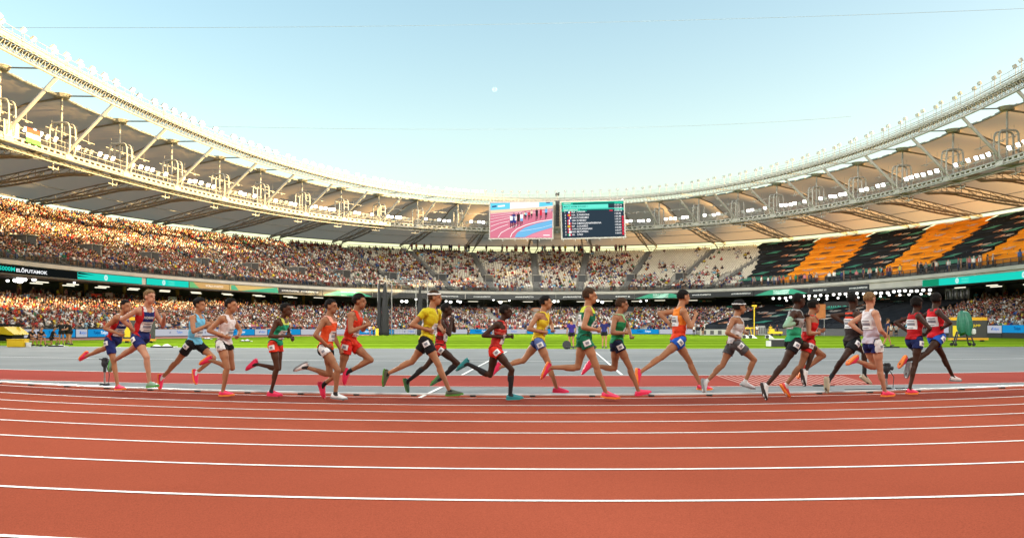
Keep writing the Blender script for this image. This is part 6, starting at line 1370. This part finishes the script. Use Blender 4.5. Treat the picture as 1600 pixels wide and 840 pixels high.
# black and white flight case
c = gnd(1214, 541.3); root = empty('flight_case', c); tag(root, 'black case in a white cover on the grass behind the dark runner in green', 'case')
m = MB(); m.prism([(-.5, .02), (-.42, .45), (.40, .45), (.55, .02)], -.3, .3, lambda x, y, z: c+Vector((x, y, z))); m.build('body', M_black, root); m = MB(); m.box(c+Vector((0, 0, .47)), (.8, .64, .05)); m.box(c+Vector((-.53, 0, .2)), (.14, .62, .34)); m.box(c+Vector((.62, 0, .12)), (.25, .62, .18)); m.build('white_cover', M_whf, root)
# white wedges with wheels on the far grass
for px, w_ in ((1165, 1), (1175, 1), (1201, 1)):
    c = gnd(px, 528.3); root = empty('wheeled_wedge', c); tag(root, 'white wedge with a dark wheel on the grass, %s' % {1165: 'leftmost of three', 1175: 'second of three', 1201: 'rightmost of three'}[px], 'wedge', 'white wheeled wedges on the right grass')
    m = MB(); m.prism([(-.35, .05), (-.25, .42), (0, .42), (.55, .02)], -.3, .3, lambda x, y, z: c+Vector((x, y, z))); m.build('wedge', M_whf, root); m = MB(); m.tube([c+Vector((-.25, -.38, .2)), c+Vector((-.25, -.3, .2))], .2, 12); m.build('wheel', M_wheel, root)
# yellow mast and low yellow frames of the jumping area
c = gnd(1178.5, 523.8); root = empty('yellow_mast', c); tag(root, 'thin yellow mast with a short arm in front of the black covers', 'mast')
m = MB(); m.tube([c, c+Vector((0, 0, 4.6))], .085, 8); m.build('pole', M_yel, root); m = MB(); m.box(c+Vector((0, 0, 4.65)), (.75, .2, .22)); m.box(c+Vector((.25, 0, 4.48)), (.15, .15, .25)); m.build('arm', M_yel, root)
c = gnd(1168, 523.7); root = empty('landing_bed', c); tag(root, 'low yellow landing frame beside the yellow mast', 'frame'); m = MB(); m.box(c+Vector((0, 0, 1.15)), (1.6, .8, .25))
for q in (-.7, .7): m.tube([c+Vector((q, 0, 0)), c+Vector((q*.6, 0, 1.1))], .08, 6)
m.build('frame', M_yel, root)
c = gnd(1211, 524.6); root = empty('yellow_cart', c); tag(root, 'low yellow cart with dark wheels right of the yellow mast', 'cart'); m = MB(); m.box(c+Vector((0, 0, .5)), (1.9, .9, .35)); m.box(c+Vector((-.5, 0, .85)), (.6, .8, .4)); m.build('tray', M_yel, root)
for q in (-.6, .6): m = MB(); m.tube([c+Vector((q, -.5, .2)), c+Vector((q, -.35, .2))], .2, 10); m.build('wheel', M_wheel, root)
for px, wd, hh, col, lab in ((1190, 1.1, 1.5, (.35, .35, .35), 'grey equipment cabinet standing right of the yellow mast'), (1118, 5.0, .9, (.42, .42, .38), 'row of pale low panels along the dark barrier')):
    c = gnd(px, 523.4); root = empty('equipment_cabinet', c); tag(root, lab, 'cabinet'); m = MB(); m.bevbox(c+Vector((0, 0, hh/2)), (wd, .5, hh), .04); m.build('body', mat('cab %.2f' % col[2], col, .6), root)
    m = MB()
    for k in range(4): m.box(c+Vector((-wd/2+wd*(k+.5)/4, -.26, hh/2)), (wd*.12, .03, hh*.7))
    m.build('door_slots', M_scr, root)
# brown board on legs seen between the two runners at the right
c = gnd(1282.5, 524.5); D = c.y; root = empty('wooden_board', c); tag(root, 'orange brown wooden board standing behind the red kit runner', 'board'); m = MB(); z0, z1 = at(0, 497, D).z, at(0, 475, D).z
m.box(c+Vector((0, 0, (z0+z1)/2)), (1.35, .12, z1-z0)); m.build('panel', mat('orange brown wood', (.38, .13, .03), .7, var=.15, scale=2), root); m = MB()
for q in (-.55, .55): m.tube([c+Vector((q, .1, 0)), c+Vector((q, .1, z1-.1))], .05, 6)
m.build('legs', M_steelD, root)
# ------------------------------------------------------------------ throwing cage left of centre
c = gnd(628, 523.9); D = c.y; root = empty('throwing_cage', c); tag(root, 'tall throwing cage with dark gathered nets and thin posts left of centre', 'cage')
def cx(px): return (px-800)/F*D
posts = [(590.5, 0), (604, 2.5), (668, 2.5), (655, 0), (612, 6), (650, 6)]
for px, dy in posts: m = MB(); x = cx(px)*(D+dy)/D; m.tube([(x, D+dy, 0), (x, D+dy, 8.6)], .085, 6); m.build('post', M_steelD, root)
m = MB(); ring_ = [(cx(p_)*(D+dy)/D, D+dy, 8.6) for p_, dy in (posts[0], posts[1], posts[4], posts[5], posts[2], posts[3])]; m.tube(ring_, .06, 5); m.tube([(a_, b_, 8.2) for a_, b_, _ in ring_], .03, 4); m.tube([ring_[0], ring_[-1]], .05, 5); m.build('top_frame', M_steelD, root)
for px, w_, h2 in ((602, .62, 8.1), (593, .36, 8.4), (656.5, .50, 7.6)):
    m = MB(); x = cx(px); pts, rs = [], []
    for k in range(13): t = k/12; pts.append((x+.05*math.sin(k*1.7), D-.2, .05+h2*t)); rs.append(w_*(1-.75*t**2.2)*(1+.08*math.sin(k*2.3)))
    m.tube(pts, rs, 12); m.build('gathered_net', M_bl, root, smooth=True)
m = MB()
for (a_, b_) in zip(ring_[:-1], ring_[1:]):
    for k in range(1, 9): t = k/9; x, y = a_[0]+(b_[0]-a_[0])*t, a_[1]+(b_[1]-a_[1])*t; m.tube([(x, y, .1), (x, y, 8.6)], .012, 3)
    for k in range(1, 12): z = 8.6*k/12; m.tube([(a_[0], a_[1], z), (b_[0], b_[1], z)], .010, 3)
m.build('net', M_bl, root)
m = MB(); m.bevbox((cx(590.5), D-.3, .55), (.55, .5, 1.1), .05); m.build('foot_pad', M_yel, root)
# ------------------------------------------------------------------ rail cameras beside the kerb
def rail_cam(px, yb, ytop, label):
    c = gnd(px, yb); D = c.y; H_ = at(0, ytop, D).z; root = empty('remote_camera', c); tag(root, label, 'camera')
    m = MB(); m.bevbox(c+Vector((0, 0, .03)), (.16, .12, .05), .01)
    for a_ in (90, 210, 330): m.tube([c+Vector((0, 0, .05)), c+Vector((.13*math.cos(math.radians(a_)), .13*math.sin(math.radians(a_)), .01))], .010, 5)
    m.build('base', M_black, root); m = MB(); m.tube([c+Vector((0, 0, .04)), c+Vector((0, 0, .16))], .022, 8); m.tube([c+Vector((0, 0, .16)), c+Vector((0, 0, H_-.12))], .016, 8); m.build('stem', mat('brushed steel', (.5, .5, .48), .3, metal=.8), root)
    m = MB(); m.ell(c+Vector((0, 0, H_-.12)), (.066, .06, .09)); m.bevbox(c+Vector((.01, 0, H_-.05)), (.12, .10, .09), .02); m.tube([c+Vector((.04, 0, H_-.10)), c+Vector((.12, 0, H_-.11))], .04, 12); m.tube([c+Vector((-.11, -.01, H_-.03)), c+Vector((-.03, 0, H_-.05))], .012, 6); m.tube([c+Vector((0, 0, H_-.2)), c+Vector((0, 0, H_-.30))], .03, 8); m.build('camera_head', M_black, root)
    m = MB(); m.tube([c+Vector((.02, -.03, H_-.1)), c+Vector((.12, -.05, .25)), c+Vector((.10, -.05, .015)), c+Vector((-.3, 0, .012)), c+Vector((-.55, .05, .012)), c+Vector((-.8, -.02, .012))], .008, 5); m.build('cable', M_black, root)
rail_cam(163.5, 602.5, 558, 'small remote camera on a stem beside the kerb behind the leftmost runner'); rail_cam(1385, 609.0, 566, 'small remote camera on a stem beside the kerb at the right')
for (px, py, L, lab) in ((1412, 607.6, .30, 'flat black cable box by the kerb between white and dark red vests'), (1278, 603, .2, 'tiny black tape mark box on the grey strip at the right')):
    c = gnd(px, py); m = MB(); m.bevbox(c+Vector((0, 0, .018)), (L, .10, .03), .008); m.tube([c+Vector((L/2, 0, .012)), c+Vector((L/2+.25, .03, .012))], .008, 5); o = m.build('cable_box', M_black); tag(o, lab, 'cable box')
# ------------------------------------------------------------------ flags, cables, moon, top mounted camera
def flag(px1, px2, y, h_, cols, label, dz=0):
    s1, s2 = s_at(px1, -.95, 21), s_at(px2, -.95, 21); zt = float(zB(s1))+1.35; root = empty('flag', P((s1+s2)/2, -.98, zt)); tag(root, label, 'flag')
    for i, cc in enumerate(cols):
        mb = MB(); n_ = 10
        for j in range(n_+1):
            s = s1+(s2-s1)*j/n_
            for z in (zt-h_*i/len(cols), zt-h_*(i+1)/len(cols)): 
                for th in (0, .02): mb.v.append(tuple(P(s, -.98-th+.05*math.sin(j*1.3+i), z)))
        for j in range(n_): q = j*4; mb.f += [(q, q+4, q+6, q+2), (q+1, q+3, q+7, q+5), (q, q+1, q+5, q+4), (q+2, q+6, q+7, q+3)]; mb.m += [0]*4
        mb.build('stripe', mat('flag %.2f %.2f %.2f' % cc, cc, .8), root)
flag(41, 63, 0, 1.5, [(.55, .06, .03), (.75, .72, .65), (.08, .35, .06)], 'red white and green striped flag hung on the catwalk rail at the far left'); flag(5, 29, 0, 1.5, [(.78, .76, .68)], 'white flag hung on the catwalk rail at the far left')
for (a_, b_, c_, D1, D2, lab) in (((-40, 43), (800, 38), (1640, 12), 120, 120, 'long thin cable strung across the open sky near the top'), ((300, 197), (900, 201), (1330, 182), 150, 150, 'long thin cable strung across the open sky above the screens')):
    p0, p1, p2 = at(*a_, D1), at(*b_, D1), at(*c_, D1); m = MB(); m.tube([p0*(1-t)**2+(p1*2-(p0+p2)*.5)*2*t*(1-t)+p2*t*t for t in np.linspace(0, 1, 40)], .022, 5); o = m.build('sky_cable', mat('thin cable', (.25, .3, .33), .6)); tag(o, lab, 'cable')
c = at(773, 140, 3000); bm = bmesh.new(); bmesh.ops.create_uvsphere(bm, u_segments=32, v_segments=20, radius=8.5); me = bpy.data.meshes.new('moon'); bm.to_mesh(me); bm.free(); me.materials.append(mat('moon rock', (.75, .75, .72), 1, spec=0)); g = MATS['moon rock'].node_tree; ad = N(g, 'ShaderNodeAddShader'); tp = N(g, 'ShaderNodeBsdfTransparent'); g.links.new(g.nodes['Principled BSDF'].outputs[0], ad.inputs[0]); g.links.new(tp.outputs[0], ad.inputs[1]); g.links.new(ad.outputs[0], g.nodes['Material Output'].inputs[0]); MATS['moon rock'].node_tree.nodes['Principled BSDF'].inputs['Base Color'].default_value = (.05, .08, .10, 1); o = link('moon', me, None, c); tag(o, 'small pale half moon in the blue sky above the video screen', 'moon')
s = s_at(871, oA, 27.5); c = P(s, float(oA(s)), 26.7); root = empty('ring_camera', c); tag(root, 'small black camera head on top of the roof ring above the gap between the screens', 'camera'); m = MB(); m.tube([c, c+Vector((0, 0, 1.0))], .06, 6); m.build('stem', M_black, root); m = MB(); m.bevbox(c+Vector((0, 0, 1.1)), (.8, .4, .5), .05); m.bevbox(c+Vector((.3, 0, 1.4)), (.3, .3, .25), .04); m.build('head', M_black, root)
# speaker column hanging between the screens
c = at(871, 335, 166); root = empty('speaker_column', c); tag(root, 'tall black speaker column hanging in the gap between the two screens', 'speaker')
for k in range(9): m = MB(); m.bevbox(c+Vector((0, .04*k, 2.4-.55*k)), (.75, .5, .5), .05); m.build('cabinet', M_black, root)
m = MB(); m.box(c+Vector((0, .3, -3.4)), (.5, .4, .5)); m.tube([c+Vector((0, .1, 2.6)), c+Vector((0, .1, 3.8))], .05, 5); m.build('bracket', M_steelD, root)
# pieces of cloth held over the wall at the left
for px1, px2, py1, py2, cc, lab in ((142, 159, 458.5, 464, (.6, .05, .04), 'red and white cloth banner held over the concourse wall at the left'), (165, 176, 457, 465, (.55, .42, .5), 'pale pink cloth held over the concourse wall at the left'), (263, 276, 463, 471, (.5, .6, .7), 'pale blue striped cloth held over the concourse wall at the left')):
    s1, s2 = s_at(px1, oG, 5.5), s_at(px2, oG, 5.5); D = P(s1, float(oG(s1))).y; za, zb2 = at(0, py2, D).z, at(0, py1, D).z
    band_panel(px1, px2, lambda s: oG(s)-.25, za, zb2, .04, mat('cloth %.2f %.2f' % cc[:2], cc, .8), 'cloth_banner', None, 'banner', lab)
